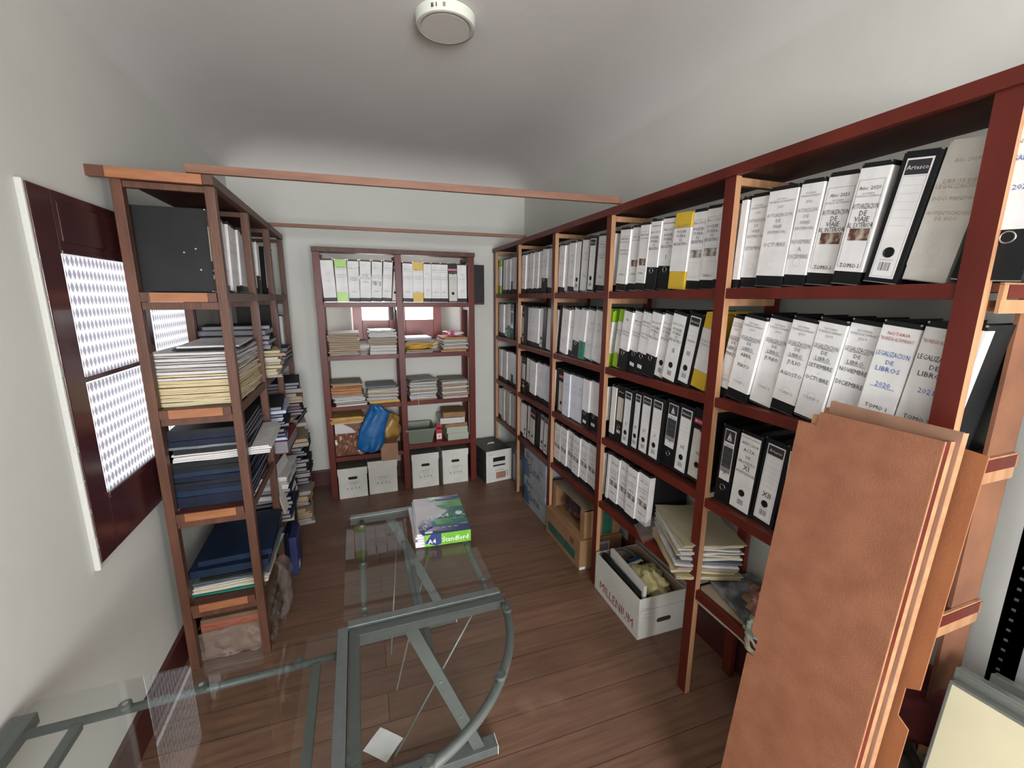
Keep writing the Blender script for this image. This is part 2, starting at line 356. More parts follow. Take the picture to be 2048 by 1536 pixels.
# rear window frame (behind the viewer, the source of most daylight)
b = MB()
for a, c, d, e in ((-.5, -.44, .7, 2.2), (.94, 1.0, .7, 2.2), (.22, .28, .76, 2.14), (-.44, .94, .7, .76), (-.44, .94, 2.14, 2.2)): b.box(a, c, YR-.12, YR-.06, d, e, maroon, .003)
structure(b.build('window_3'))
# ceiling light
t = thing('ceiling_light', 'round white surface-mounted ceiling light with frosted diffuser', 'ceiling light', (.405, 1.925, 2.739))
b = MB(); b.cyl((0, 0, -.036), .114, .036, 2, white_pl, 64, .118); b.ring((0, 0, -.0375), .094, .114, 2, .003, mat('light rim', 'b0aca4', .5), 64)
b.build('housing', t)
b = MB(); b.cyl((0, 0, -.0385), .094, .003, 2, diff_pl, 64); b.build('diffuser', t)
for a in (-126, -118, -103.5):
    b = MB()
    for k in (-1.6, -.5, .5, 1.6) if a != -118 else (-.4, .4):
        M = Matrix.Rotation(R(a + k*1.2), 4, 'Z'); b.box(.1158, .1172, -.0007, .0007, -.026, -.012, ink, M=M)
    b.build('printed_mark', [c for c in t.children if c.name.startswith('housing')][0])
# ------------------------------------------------------------------ shelving frames
PX = 1.22; PT = .024; RD = 1.49          # right unit: front face, post thickness, rear
PY = [(3.845, 3.885), (3.25, 3.292), (2.587, 2.63), (1.942, 1.986), (1.192, 1.238), (.522, .568)]
SZ = [1.687, 1.295, .897, .53]
TOP = 2.092
def shelf_z(cell, lv):
    if cell == 4: return (1.690, 1.298, .900)[lv] if lv < 3 else .5
    if cell == 3: return (1.688, 1.298, .908, .535)[lv]
    if cell == 2: return (1.687, 1.294, .893, .520)[lv]
    if cell == 1: return (1.687, 1.290, .889, .514)[lv]
    return (1.687, 1.306, .893, .517)[lv]
ru = thing('shelving_unit', 'long dark-red wooden shelving unit filled with ring binders along the right wall', 'shelving unit', (PX, .52, 0))
ru_off = Vector((PX, .52, 0))
class LB(MB):      # builder that subtracts a thing's origin
    def __init__(s, off): super().__init__(); s.M = Matrix.Translation(-Vector(off))
for i, (a, c) in enumerate(PY):
    b = LB(ru_off); z1 = TOP-.034
    b.box(PX, PX+PT, a, c, 0, z1, redwood, faces={2: tan, 5: darkwood}); b.build('post', ru)
    b = LB(ru_off)
    if i == 5: b.box(1.352, 1.468, .5115, .5195, 0, z1, mat('stained rear board', '6e4632', .7, '85583c', 5, det=8, bump=.1))
    else: b.box(RD-.022, RD, a, c, 0, z1, redwood)
    b.build('rear_post', ru)
    for lv in range(5):
        if i == 5 and lv in (3,): continue
        z = (shelf_z(min(i, 4), lv-1)-.034 if lv else TOP-.036)
        if i == 4 and lv == 4: z = .50
        b = LB(ru_off); b.box(PX+PT+.001, RD-.024, a+.004, a+.024, z-.026, z-.001, tan, faces={1: darkwood}); b.build('bearer', ru)
for cell in range(5):
    far, near = PY[cell][0], PY[cell+1][1]
    if cell == 4: near = PY[5][0]-.012
    for lv in range(4):
        if cell == 4 and lv == 3: continue
        z = shelf_z(cell, lv)
        b = LB(ru_off)
        ye = near if cell < 4 else near
        b.box(PX+PT+.002, RD-.024, ye+.001, far-.001 if cell else PY[0][1], z-.018, z, darkwood)
        b.box(PX+.002, PX+PT+.001, (PY[cell+1][1]+.001), far-.001, z-.034, z+.001, redwood, .0015)
        if cell == 4:
            b.box(PX+PT+.02, RD-.03, ye-.008, ye+.0005, z-.031, z-.003, redwood, faces={})
            b.box(PX+PT+.002, PX+PT+.019, ye-.007, ye+.0005, z-.034, z-.002, tan); b.box(PX+PT+.002, RD-.024, ye-.006, ye+.0005, z-.003, z+.001, tan)
            b.box(PX+PT+.002, RD-.024, ye-.006, ye+.0005, z-.062, z-.034, tan); b.box(RD-.03, RD-.02, ye-.008, ye+.0005, z-.034, z-.003, tan)
        b.build('shelf', ru)
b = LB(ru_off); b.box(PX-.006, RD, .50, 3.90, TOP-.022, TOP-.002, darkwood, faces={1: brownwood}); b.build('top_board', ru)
b = LB(ru_off); b.box(PX-.010, PX+.014, .50, 3.90, TOP-.034, TOP, redwood, .002, ); b.build('top_rail', ru)
# low board in the nearest bay
b = LB(ru_off)
b.box(PX+PT+.002, RD-.03, .56, 1.188, .498, .514, mat('dusty beige board', 'a08f7c', .75, '93826f', 7)); b.box(PX+.004, PX+PT+.001, .57, 1.19, .462, .500, redwood, .001)
b.box(PX+.03, PX+.04, .75, 1.185, .43, .455, mat('cream batten', 'c8bfae', .7)); b.build('shelf', ru)

# left unit ------------------------------------------------
LX = -.480; LB_ = -.800; LT = 2.100
LYp = [(2.030, 2.066), (2.575, 2.612), (3.13, 3.165), (3.66, 3.695)]
LZ = [1.668, 1.205, .755, .318]
lu = thing('shelving_unit', 'brown wooden shelving unit crammed with ledgers and papers beside the left window', 'shelving unit', (LX, 2.03, 0))
lo = Vector((LX, 2.03, 0))
def lean(z): return -.0  # frame drawn square
for i, (a, c) in enumerate(LYp):
    b = LB(lo); b.box(LX-.034, LX, a, c, 0, LT-.036, brownwood, .0015); b.build('post', lu)
    b = LB(lo); b.box(LB_, LB_+.034, a, c, 0, LT-.036, brownwood, .0015); b.build('rear_post', lu)
    for lv in range(5):
        z = (LZ[lv-1] if lv else LT)
        b = LB(lo); b.box(LB_+.035, LX-.035, a+.004, a+.028, z-.066 if lv else z-.06, z-.037, brownwood, .0015); b.build('bearer', lu)
for cell in range(3):
    a, c = LYp[cell][0], LYp[cell+1][0]
    for lv in range(4):
        z = LZ[lv]; b = LB(lo)
        b.box(LB_+.036, LX-.036, a+.001, c-.001, z-.014, z, darkwood)
        b.box(LX-.012, LX-.002, LYp[cell][1]+.001, c-.001, z-.036, z, brownwood, .001)
        if cell == 0: b.box(LB_+.066, LX-.066, a-.004, a+.014, z-.036, z-.001, orangew, .001); b.box(LB_+.036, LB_+.065, a-.003, a+.014, z-.036, z-.001, brownwood, .001); b.box(LX-.065, LX-.036, a-.003, a+.014, z-.036, z-.001, brownwood, .001)
        b.build('shelf', lu)
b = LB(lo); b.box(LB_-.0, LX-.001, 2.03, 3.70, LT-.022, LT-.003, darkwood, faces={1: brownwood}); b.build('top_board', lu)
b = LB(lo); b.box(LX-.03, LX+.004, 2.006, 3.70, LT-.035, LT, brownwood, .0015); b.build('top_rail', lu)
b = LB(lo); b.box(LB_-.055, LX-.031, 2.004, 2.028, LT-.036, LT-.001, orangew, .0015); b.box(LB_-.058, LB_-.0, 2.000, 2.0035, LT-.037, LT, brownwood); b.build('end_rail', lu)

# back unit ------------------------------------------------
BY = 3.622; BR = 3.925; BT = 2.022
bx = [(-.282, -.232), (.312, .362), (.908, .960)]
BZ = [1.612, 1.196, .786, .395]
bu = thing('shelving_unit', 'dark-red two-bay wooden shelving unit in front of the back window', 'shelving unit', (.34, BY, 0)); bo = Vector((.34, BY, 0))
for a, c in bx:
    b = LB(bo); b.box(a, c, BY, BY+.03, 0, BT-.036, redwood, .002); b.build('post', bu)
    b = LB(bo); b.box(a-.0, c, BR-.03, BR, 0, BT-.036, redwood, .002); b.build('rear_post', bu)
    for z in [BT] + BZ:
        b = LB(bo); b.box(a+.01, a+.03, BY+.031, BR-.031, z-.064, z-.037, redwood, .001); b.build('bearer', bu)
for k in range(2):
    for z in BZ:
        zz = z - (.04 if (z == .395 and k == 0) else 0)
        b = LB(bo); b.box(bx[k][0]+.0 if 0 else bx[k][1]-.02, bx[k+1][0]+.02, BY+.031, BR-.031, zz-.016, zz, redwood); b.box(bx[k][1]+.001, bx[k+1][0]-.001, BY+.002, BY+.030, zz-.036, zz, redwood, .001); b.build('shelf', bu)
b = LB(bo); b.box(-.286, .964, BY+.022, BR, BT-.020, BT-.002, redwood); b.build('top_board', bu)
b = LB(bo); b.box(-.288, .966, BY-.006, BY+.021, BT-.035, BT, brownwood, .0015); b.build('top_rail', bu)
# ties across the room between the two long units
for (x0, yy0, x1, yy1, h, lb) in ((-.560, 1.925+.09, 1.236, 1.90, .03, 'nearer brown wooden batten tying the tops of both side shelving units'), (-.53, 3.29, 1.26, 3.20, .022, 'farther thin brown batten laid between the tops of the side shelving units')):
    d = Vector((x1-x0, yy1-yy0, 0)); L_ = d.length
    b = MB(); b.box(0, L_, -.011, .011, 0, h, mat('brown batten wood', '7d5642', .55, '6e4938', 9, (.8, 6, 6)), .0015)
    o = b.build('crossbar', None); o.location = (x0, yy0, TOP+.010); o.rotation_euler = (0, R(.0), math.atan2(d.y, d.x)); tag(o, lb, 'batten')
# ------------------------------------------------------------------ ring binders
# canonical frame: x = right as seen from the front, y = depth, z = up; front face at y = 0
ORD = ['first', 'second', 'third', 'fourth', 'fifth', 'sixth', 'seventh', 'eighth', 'ninth', 'tenth', 'eleventh', 'twelfth', 'thirteenth']
def shell(b, x0, x1, z0, z1, mt, fl=.03, y=-.001):      # a paper wrapped round the spine and a little of both sides
    b.box(x0-.0007, x1+.0007, y, y+.0009, z0, z1, mt)
    if fl:
        b.box(x0-.0007, x0, y+.0009, fl, z0, z1, mt); b.box(x1, x1+.0007, y+.0009, fl, z0, z1, mt)
def frame(b, x0, x1, z0, z1, t, mt, y=-.0014):
    b.box(x0, x1, y, y+.0003, z0, z0+t, mt); b.box(x0, x1, y, y+.0003, z1-t, z1, mt); b.box(x0, x0+t, y, y+.0003, z0+t, z1-t, mt); b.box(x1-t, x1, y, y+.0003, z0+t, z1-t, mt)
def barcode(b, x0, x1, z0, z1, y=-.0014):
    x = x0; k = 0
    while x < x1-.001:
        wd = (.0008, .0014, .001, .002)[k % 4]; b.box(x, min(x+wd, x1), y, y+.0003, z0, z1, grey_ink if k % 3 else ink); x += wd+.0012; k += 1
BM = {}; DD = [.235]
def binder_meshes(kind, w, H, lines, detail):
    key = (kind, round(w, 3), H, tuple(lines), detail, DD[0])
    if key in BM: return BM[key]
    out = {}
    cov = {'green': greenc, 'yellow': yellowc, 'teal': tealc, 'cream': paper_g}.get(kind.split('_')[0], blackc)
    D = DD[0]; g = .0008; x0, x1 = g, w-g
    b = MB()
    b.box(x0, x1, 0, .0026, 0, H, cov, .0009); b.box(x0, x0+.0026, .0026, D, 0, H, cov); b.box(x1-.0026, x1, .0026, D, 0, H, cov)
    b.box(x0+.003, x1-.003, .004, D-.004, H-.014, H-.0115, blackg); b.box(x0+.003, x0+.006, D-.004, D-.003, .004, H-.012, blackg)
    if detail: b.box(x0-.0003, x1+.0003, -.0003, .006, 0, .0022, steel); b.box(x0-.0003, x0+.004, -.0004, .005, H-.004, H+.0003, steel); b.box(x1-.004, x1+.0003, -.0004, .005, H-.004, H+.0003, steel)
    out['cover'] = b.mesh('cover')
    b = MB(); b.box(x0+.0035, x1-.0035, .012, D-.012, .003, H-.028, page); out['page_block'] = b.mesh('page_block')
    b = MB(); mx = w*.90; c = w/2; R0 = min(.0125, w*.21); ringz = .235*H; rg = None
    base = kind.split('_')[0]
    if base in ('paper', 'cream', 'blue', 'framed', 'banded', 'photo'):
        pm = {'cream': paper_g, 'blue': paper_b}.get(base, paper)
        zb = .034 if w > .04 else .03
        if kind.endswith('_low'): zb = .006
        shell(b, x0, x1, zb, H-.012, pm)
        if base in ('framed', 'photo', 'banded'): frame(b, x0+.004, x1-.004, zb+.012, H-.040, .0009, grey_ink)
        if base == 'banded':
            b.box(x0+.004, x1-.004, -.0013, -.001, H*.40, H*.50, photo_g)
            for q in (.52, .60, .385, .34): b.box(x0+.004, x1-.004, -.0013, -.001, H*q, H*q+.0006, grey_ink)
        if base == 'photo': b.box(x0+w*.17, x1-w*.10, -.0014, -.0011, H*.375, H*.475, photo_m)
        if base in ('paper', 'cream') and detail:     # the hole shows through the paper as a ring
            b.ring((c, -.0013, ringz), R0*.86, R0*.95, 1, .0004, mat('embossed paper ring', 'c9c8c8', .6), 20)
    elif base in ('green', 'yellow'):
        shell(b, x0, x1, H*.24, H*.80, paper); frame(b, x0, x1, H*.24, H*.80, .0006, grey_ink)
    elif base in ('short', 'teal'):
        zb = H*(.36 if base == 'teal' else .335)
        shell(b, x0, x1, zb, H-.008, paper); rg = (steel, .285*H)
        if kind.endswith('_sticker'): b.box(c-.016*w/.07, c+.016*w/.07, -.0016, 0, H*.09, H*.145, paper); b.text(lines[-1][0] if 0 else '1 137', c, H*.117, .006, ink, -.0018, w*.4)
    elif base in ('artesco', 'band'):
        lx0, lx1 = w*.15, w*.85
        b.box(lx0, lx1, -.0012, 0, .012, H-.016, paper, 0); b.box(lx0+.003, lx1-.003, -.0015, -.0011, H-.052, H-.020, ink)
        b.text('Artesco' if detail else 'ARTESCO', (lx0+lx1)/2, H-.036, .010, paper, -.0018, (lx1-lx0)*.82)
        frame(b, lx0+.003, lx1-.003, .016, H-.055, .0006, grey_ink)
        for q in range(6 if detail else 0): b.box(lx0+.006, lx1-.006, -.0014, -.0011, H-.075-q*.018, H-.0746-q*.018, grey_ink)
        barcode(b, c-.013, c+.013, .030, .050); b.box(c-.015, c+.015, -.0014, -.0011, .055, .0562, grey_ink)
        rg = (blackg, .245*H)
    elif base == 'hole':
        shell(b, x0, x1-.004, .008, H-.012, paper, 0); barcode(b, c-.012, c+.012, .028, .048); rg = (blackg, .245*H)
    elif base == 'sail':
        lx0, lx1 = w*.17, w*.83; z0_ = H*.30; b.box(lx0, lx1, -.0012, 0, z0_, H-.014, paper)
        b.box(lx0+.002, lx1-.002, -.0015, -.0011, H-.062, H-.017, ink); b.box(lx0+.002, lx1-.002, -.0015, -.0011, z0_+.05, H-.080, grad_m); b.box(lx0+.002, lx1-.002, -.0015, -.0011, z0_+.03, z0_+.05, grad_l)
        for q in range(4): b.box(lx0+.004, lx1-.004, -.0017, -.0014, z0_+.06+q*.024, z0_+.0605+q*.024, grad_l)
        cx = (lx0+lx1)/2; b.add([(cx-.001, -.0018, H-.024), (cx-.010, -.0018, H-.050), (cx-.001, -.0018, H-.050)], [(0, 1, 2)], paper); b.add([(cx+.001, -.0018, H-.028), (cx+.001, -.0018, H-.050), (cx+.009, -.0018, H-.050)], [(0, 1, 2)], paper)
        b.box(cx-.011, cx+.011, -.0018, -.0015, H-.055, H-.052, paper); b.text('Pagoda', cx, H-.071, .009, ink, -.0016, (lx1-lx0)*.8)
        rg = (steel, .20*H)
    elif base == 'redtop':
        b.box(x0+.004, x1-.002, -.0012, 0, .012, H-.085, paper_g); b.box(x0, x1, -.0014, -.0003, H-.062, H-.042, mat('dark pink print', 'a83a52', .4)); b.box(x0+.006, x0+.013, -.0017, -.0014, H-.056, H-.048, paper); b.box(x0+.017, x1-.008, -.0017, -.0014, H-.0545, H-.0495, mat('pale pink print', 'd9a0ac', .4))
        for q in range(9): b.box(x0+.012, x1-.010, -.0014, -.0011, H*.42+q*.012, H*.42+.0004+q*.012, grey_ink)
        b.cyl((c, -.0016, H-.085), .006, .001, 1, blackg, 12); rg = (blackg, .235*H)
    elif base == 'header':
        b.box(w*.16, w*.84, -.0012, 0, H*.38, H*.80, mat('aged label', 'cbc3b4', .6)); b.text('artesco', c, H*.90, .010, paper, -.0008, w*.6)
        b.box(w*.3, w*.7, -.0012, 0, H*.16, H*.21, paper_g); rg = (steel, .27*H)
    elif base == 'dark': pass
    for (tx, zf, hh, cm) in lines:
        im = {'k': ink, 'd': mid_ink, 'g': grey_ink, 'r': red_ink, 'b': blue_ink, 'n': brown_ink}[cm[0]]
        b.text(tx, c, zf*H, hh, im, -.0019, mx if base not in ('artesco', 'sail') else w*.5, sy=(1.15 if 't' in cm else 1))
        if 'u' in cm: b.box(c-w*.33, c+w*.33, -.0018, -.0015, zf*H-hh*.72, zf*H-hh*.62, im)
    if b.f: out['spine_label'] = b.mesh('spine_label')
    if rg:
        b = MB(); b.ring((c, -.0022, rg[1]), R0*.78, R0, 1, .0022, rg[0], 22); b.cyl((c, -.0013, rg[1]), R0*.8, .0005, 1, nearblack, 22); out['finger_ring'] = b.mesh('finger_ring')
    BM[key] = out; return out
def binder(kind, w, H, lines, M, label, group, detail):
    ms = binder_meshes(kind, w, H, lines, detail)
    t = bpy.data.objects.new('ring_binder', None); C.objects.link(t); t.empty_display_size = .05; t.matrix_world = M
    tag(t, label, 'ring binder', group)
    cv = None
    for k, me in ms.items():
        q = objm(k, me, cv if k == 'finger_ring' else t)
        if k == 'cover': cv = q
    return t
LOOK = {'paper': 'white-papered', 'cream': 'grey-papered', 'blue': 'bluish-papered', 'framed': 'white frame-printed', 'banded': 'white photo-banded', 'photo': 'white picture-labelled', 'green': 'lime-green', 'yellow': 'yellow', 'teal': 'teal-bottomed', 'short': 'black half-papered', 'artesco': 'black white-labelled', 'hole': 'white ring-holed', 'sail': 'sailboat-labelled black', 'redtop': 'pink-headed', 'header': 'black small-labelled', 'dark': 'plain black'}
def row(specs, u0, u1, z, place, where, group, H=.300, l0=3, l1=3, detail=True, zr=0, d0=.0):
    """specs: (width, kind, lines[, title]) from left to right; leans run from l0 to l1 degrees; place(u, d, z) -> base matrix"""
    n = len(specs); tot = 0; an = []
    for i, sp in enumerate(specs):
        a = l0 + (l1-l0)*i/max(n-1, 1); an.append(R(a)); tot += sp[0]/math.cos(R(a))
    ex = sum(max(0, H*(math.tan(an[i-1])-math.tan(an[i]))) for i in range(1, n)) + H*max(0, math.tan(an[-1]))*0
    k = (u1-u0-ex-.0015*n)/tot; u = u0
    for i, sp in enumerate(specs):
        a = an[i]; w_ = sp[0]*k
        if i: u += max(0, H*(math.tan(an[i-1])-math.tan(a)))
        u += w_/math.cos(a)+.0015
        d = d0 + .006*math.sin(i*2.3+z*7)+.006
        # pivot at bottom right when leaning right, bottom left when leaning left
        if a >= 0: M = place(u, d, z+.001+zr*(u-u0)/(u1-u0)) @ Matrix.Rotation(a, 4, 'Y') @ Matrix.Translation((-w_, 0, 0))
        else: M = place(u-w_/math.cos(a), d, z+.001) @ Matrix.Rotation(a, 4, 'Y')
        lk = LOOK[sp[1].split('_')[0]]; ti = sp[3] if len(sp) > 3 else ''
        if ti: lab = f"{lk} ring binder marked {ti}, {where}"
        else: lab = f"{lk} ring binder, {ORD[i]} from left, {where}"
        binder(sp[1], w_, H, sp[2], M, lab, group, detail)
Rz = lambda a: Matrix.Rotation(R(a), 4, 'Z')
def place_right(u, d, z): return Matrix.Translation((PX+PT+.003+d, -u, z)) @ Rz(-90)
def place_left(u, d, z): return Matrix.Translation((LX-.052-d, u, z)) @ Rz(90)
def place_back(u, d, z): return Matrix.Translation((u, BY+.034+d, z))
g_small = [('NOTARIA', .90, .006, 'g'), ('NORIEGA ALTAMIRANO', .87, .006, 'g')]
def leg(*m, yr='2019', tomo='TOMO 2', lib='LIBRO', c='d', hc='g'):
    L_ = [('NOTARIA', .905, .006, hc), ('"NORIEGA ALTAMIRANO"', .875, .007, hc), (yr, .835, .008, 'g'), ('LEGALIZACION', .735, .0125, c+('u' if c == 'd' else '')), ('DE', .675, .011, c), (lib, .615, .0115, c+('u' if c == 'd' else ''))]
    z = .54
    for x in m: L_.append((x, z, .0125 if len(x) > 1 else .009, 'k')); z -= .062
    return L_ + [(tomo, .215, .009, 'g')]
def au(l1='AUTORIZACION', m=()):
    L_ = [('NOTARIA', .875, .005, 'g'), ('"NORIEGA ALTAMIRANO"', .85, .006, 'g'), ('2020', .80, .007, 'g'), ('AUTORIZACION', .72, .011, 'g'), ('DE', .665, .010, 'g'), ('VIAJE', .61, .010, 'g'), ('(INTERIOR)', .555, .009, 'g')]
    z = .43
    for x in m: L_.append((x, z, .0125, 'g')); z -= .07
    return L_
def av(x, yr): return [('Año: '+yr, .80, .009, 'k'), ('NOTARIA', .755, .005, 'g'), ('"NORIEGA ALTAMIRANO"', .735, .005, 'g'), ('AUTORIZACION', .655, .0115, 'kt'), ('DE', .600, .0115, 'kt'), ('VIAJE', .552, .0115, 'kt'), (x, .502, .0115, 'kt'), ('TOMO I', .165, .010, 'kt')]
def poder(yr, t='', c='d'): return [('Ana Maria Noriega Altamirano', .915, .008, 'r'), ('Año: '+yr, .83, .011, 'g'), ('PODER', .755, .012, c), ('FUERA', .70, .012, c), ('DE', .65, .010, c), ('REGISTRO', .60, .012, c)] + ([(t, .46, .020, 'k')] if t else [])
def gen(yr='2016', a='ESCRITURAS', b_='PUBLICAS', t='TOMO I'): return [('AÑO '+yr, .82, .009, 'k'), ('NOTARIA NORIEGA', .77, .006, 'g'), (a, .64, .009, 'g'), (b_, .59, .009, 'g'), (t, .26, .009, 'k')]
def band(k): return [('AÑO 2018', .83, .009, 'k'), ('LEGALIZACION', .70, .008, 'g'), ('DE LIBROS', .65, .008, 'g'), ('CARTAS', .56, .009, 'k'), ('TOMO %s' % k, .27, .010, 'k'), ('N° %s' % k, .20, .007, 'g')]
def rom(s): return [(s, .40, .016, 'k')]
def faint(a='LIBRO', b_='TOMO'): return [(a, .72, .008, 'g'), ('DE ACTAS', .60, .007, 'g'), (b_, .30, .008, 'g')]
gR = 'ring binders on the long right-hand shelving'
NB = ['farthest bay', 'second-farthest bay', 'middle bay', 'second-nearest bay', 'nearest bay']
LV = ['top shelf', 'second shelf', 'third shelf', 'fourth shelf']
CU = [(-PY[i][0]-.0+.0, -PY[i+1][1]) for i in range(5)]       # open width of each bay in u = -Y
def rrow(cell, lv, specs, l0, l1, u0=None, u1=None, zr=0, H=.300):
    a, c = CU[cell]; row(specs, a-.012 if u0 is None else u0, c+.012 if u1 is None else u1, shelf_z(cell, lv), place_right, f'{LV[lv]}, {NB[cell]} of right shelving', gR, H, l0, l1, cell >= 2, zr)
p = 'paper'
# nearest bay
rrow(4, 0, [(.022, 'paper', []), (.07, 'paper', au(m=('SETIEMBRE',)), 'SETIEMBRE'), (.098, 'paper', au(m=('OCTUBRE',)), 'OCTUBRE'), (.068, 'paper', au(m=('NOVIEMBRE', 'A', 'DICIEMBRE')), 'DICIEMBRE'), (.082, 'photo', av('AL INTERIOR', '2021'), 'AL INTERIOR'),
    (.072, 'photo', av('AL EXTERIOR', '2020'), 'AL EXTERIOR')], 2, 7, -1.196, -.782)
row([(.078, 'artesco', []), (.088, 'cream', [('Año 2017', .86, .008, 'n'), ('LIBROS DE', .72, .009, 'n'), ('LEGALIZACION', .685, .009, 'n'), ('DOCUMENTOS', .60, .008, 'n'), ('AUTENTICADOS', .50, .008, 'n'), ('DE SIGO', .46, .008, 'n')], 'DE SIGO')], -.776, -.606, 1.690, place_right, 'near the right end of top shelf, nearest bay', gR, .300, 9, 9)
binder('short', .066, .300, [('ESCRITURAS', .82, .009, 'g')], place_right(-.534, .012, 1.691) @ Matrix.Rotation(R(9), 4, 'Y') @ Matrix.Translation((-.066, 0, 0)), 'black ring binder half hidden behind the nearest post, top shelf right', gR, True)
binder('short', .074, .300, [('NOTARIA', .88, .008, 'g'), ('LEGALIZACION', .78, .0105, 'b'), ('2022', .60, .010, 'b')], place_right(-.492, -.010, 1.692) @ Rz(5) @ Matrix.Rotation(R(3), 4, 'Y') @ Matrix.Translation((-.06, 0, 0)), 'black ring binder sticking out past the near end of the top shelf', gR, True)
rrow(4, 1, [(.05, 'paper', leg('MARZO', tomo='TOMO 1'), 'MARZO'), (.086, 'paper', leg('ABRIL', '-', 'MAYO'), 'ABRIL MAYO'), (.082, 'paper_low', leg('JUNIO'), 'JUNIO'), (.080, 'paper', leg('JULIO', '-', 'AGOSTO', tomo='TOMO 3'), 'JULIO AGOSTO'), (.078, 'paper_low', leg('SETIEMBRE', '-', 'OCTUBRE', tomo='TOMO 5'), 'SETIEMBRE OCTUBRE'), (.080, 'paper', leg('NOVIEMBRE', '-', 'DICIEMBRE', tomo='TOMO 4'), 'NOVIEMBRE DICIEMBRE'),
    (.082, 'paper', [('NOTARIA', .90, .008, 'r'), ('"NORIEGA ALTAMIRANO"', .855, .009, 'r'), ('LEGALIZACION', .73, .0125, 'b'), ('DE', .66, .011, 'b'), ('LIBROS', .60, .0125, 'b'), ('2020', .47, .0125, 'bu'), ('TOMO 1', .27, .010, 'k')], 'blue LIBROS 2020')], 10, 7, -1.226, -.662)
binder('paper', .084, .300, [('"NORIEGA ALTAMIRANO"', .855, .009, 'r'), ('LEGALIZACION', .73, .0125, 'k'), ('DE', .66, .011, 'k'), ('LIBROS', .60, .0125, 'k'), ('2021', .47, .0125, 'b'), ('TOMO 2', .24, .010, 'k')], place_right(-.573, .004, 1.299) @ Matrix.Rotation(R(7), 4, 'Y') @ Matrix.Translation((-.084, 0, 0)), 'white-papered ring binder left of the nearest post on the second shelf', gR, True)
binder('paper_low', .022, .305, [], place_right(-.550, .000, 1.300) @ Matrix.Rotation(R(7), 4, 'Y') @ Matrix.Translation((-.022, 0, 0)), 'ring binder with bare black side at the near end of second shelf', gR, True)
binder('sail', .070, .300, rom('X'), place_right(-1.113, .008, .901) @ Matrix.Rotation(R(3), 4, 'Y') @ Matrix.Translation((-.070, 0, 0)), 'sailboat-labelled ring binder marked X on third shelf, nearest bay', gR, True)
row([(.080, 'hole', [('Ana Maria Noriega Altamirano', .93, .007, 'g'), ('AÑO: 2018', .86, .010, 'k'), ('ACTA', .78, .012, 'k'), ('DE', .70, .010, 'k'), ('PROTESTO', .63, .010, 'k'), ('XI', .57, .020, 'k'), ('ACEPTACION', .50, .010, 'k')], 'XI'), (.084, 'artesco', [('XII', .36, .020, 'k')], 'XII')], -1.108, -.932, .900, place_right, 'third shelf, nearest bay', gR, .300, 4, 5)
for k, (y_, zz) in enumerate(((.925, .900), (.845, .900))): binder('artesco', .074, .300, rom('XIII' if k == 0 else 'XIV'), place_right(-y_+.074, .008, .902) @ Matrix.Rotation(R(2), 4, 'Y') @ Matrix.Translation((-.074, 0, 0)), 'black binder mostly hidden behind leaning boards, ' + ('left one' if k == 0 else 'right one'), gR, True)
binder('dark', .070, .300, [], place_right(-.545, -.0, .902) @ Matrix.Rotation(R(3), 4, 'Y') @ Matrix.Translation((-.070, 0, 0)), 'plain black binder at the near end of the third shelf', gR, True)
# second nearest
rrow(3, 0, [(.088, 'framed', gen('2019', 'CERTIFICADO DE', 'CONSTATACION'), ), (.078, 'photo', gen('2019', '', '', 'TOMO')), (.072, 'photo', gen('2020', '', '', 'TOMO')), (.075, 'short', poder('2017'), ), (.092, 'short', poder('2017', 'I'), 'I'), (.10, 'yellow', poder('2018')[1:], ), (.073, 'banded', poder('2019')[1:]), (.076, 'banded', poder('2020')[1:] + [('TOMO I', .17, .009, 'k')], 'TOMO I'), (.066, 'paper', [])], 5, 3, -1.925, -1.222)
rrow(3, 1, [(.055, 'green', gen('2016')[2:]), (.072, 'short', [('2013', .84, .01, 'k')] + gen('2015')[2:4]), (.075, 'short_sticker', gen('2015')[:4]), (.067, 'short_sticker', gen('2016')[:4]), (.073, 'short', poder('2017')[1:]), (.066, 'hole', poder('2016')[1:]), (.084, 'hole', poder('2016', 'II')[1:], 'II'), (.082, 'artesco', [('LEGALIZACION', .62, .008, 'k'), ('III', .45, .02, 'k')], 'III'), (.078, 'yellow', gen('2016')[2:4])], 9, 10, -1.930, -1.285)
rrow(3, 2, [(.04, 'paper', []), (.074, 'header', [('I', .41, .012, 'k')], 'I'), (.072, 'artesco', rom('II'), 'II'), (.055, 'artesco', rom('III'), 'III'), (.082, 'artesco', rom('IV'), 'IV'), (.082, 'artesco', rom('V'), 'V'), (.085, 'sail', rom('VI'), 'VI'), (.085, 'artesco', rom('VII'), 'VII'), (.088, 'redtop', rom('VIII'), 'VIII')], 3, 4, -1.925, -1.238, zr=.018)
rrow(3, 3, [(.022, 'paper', []), (.086, 'banded', band(1)), (.080, 'banded', band(2)), (.080, 'banded', band(3)), (.084, 'banded', band(4))], 3, 3, -1.925, -1.570)
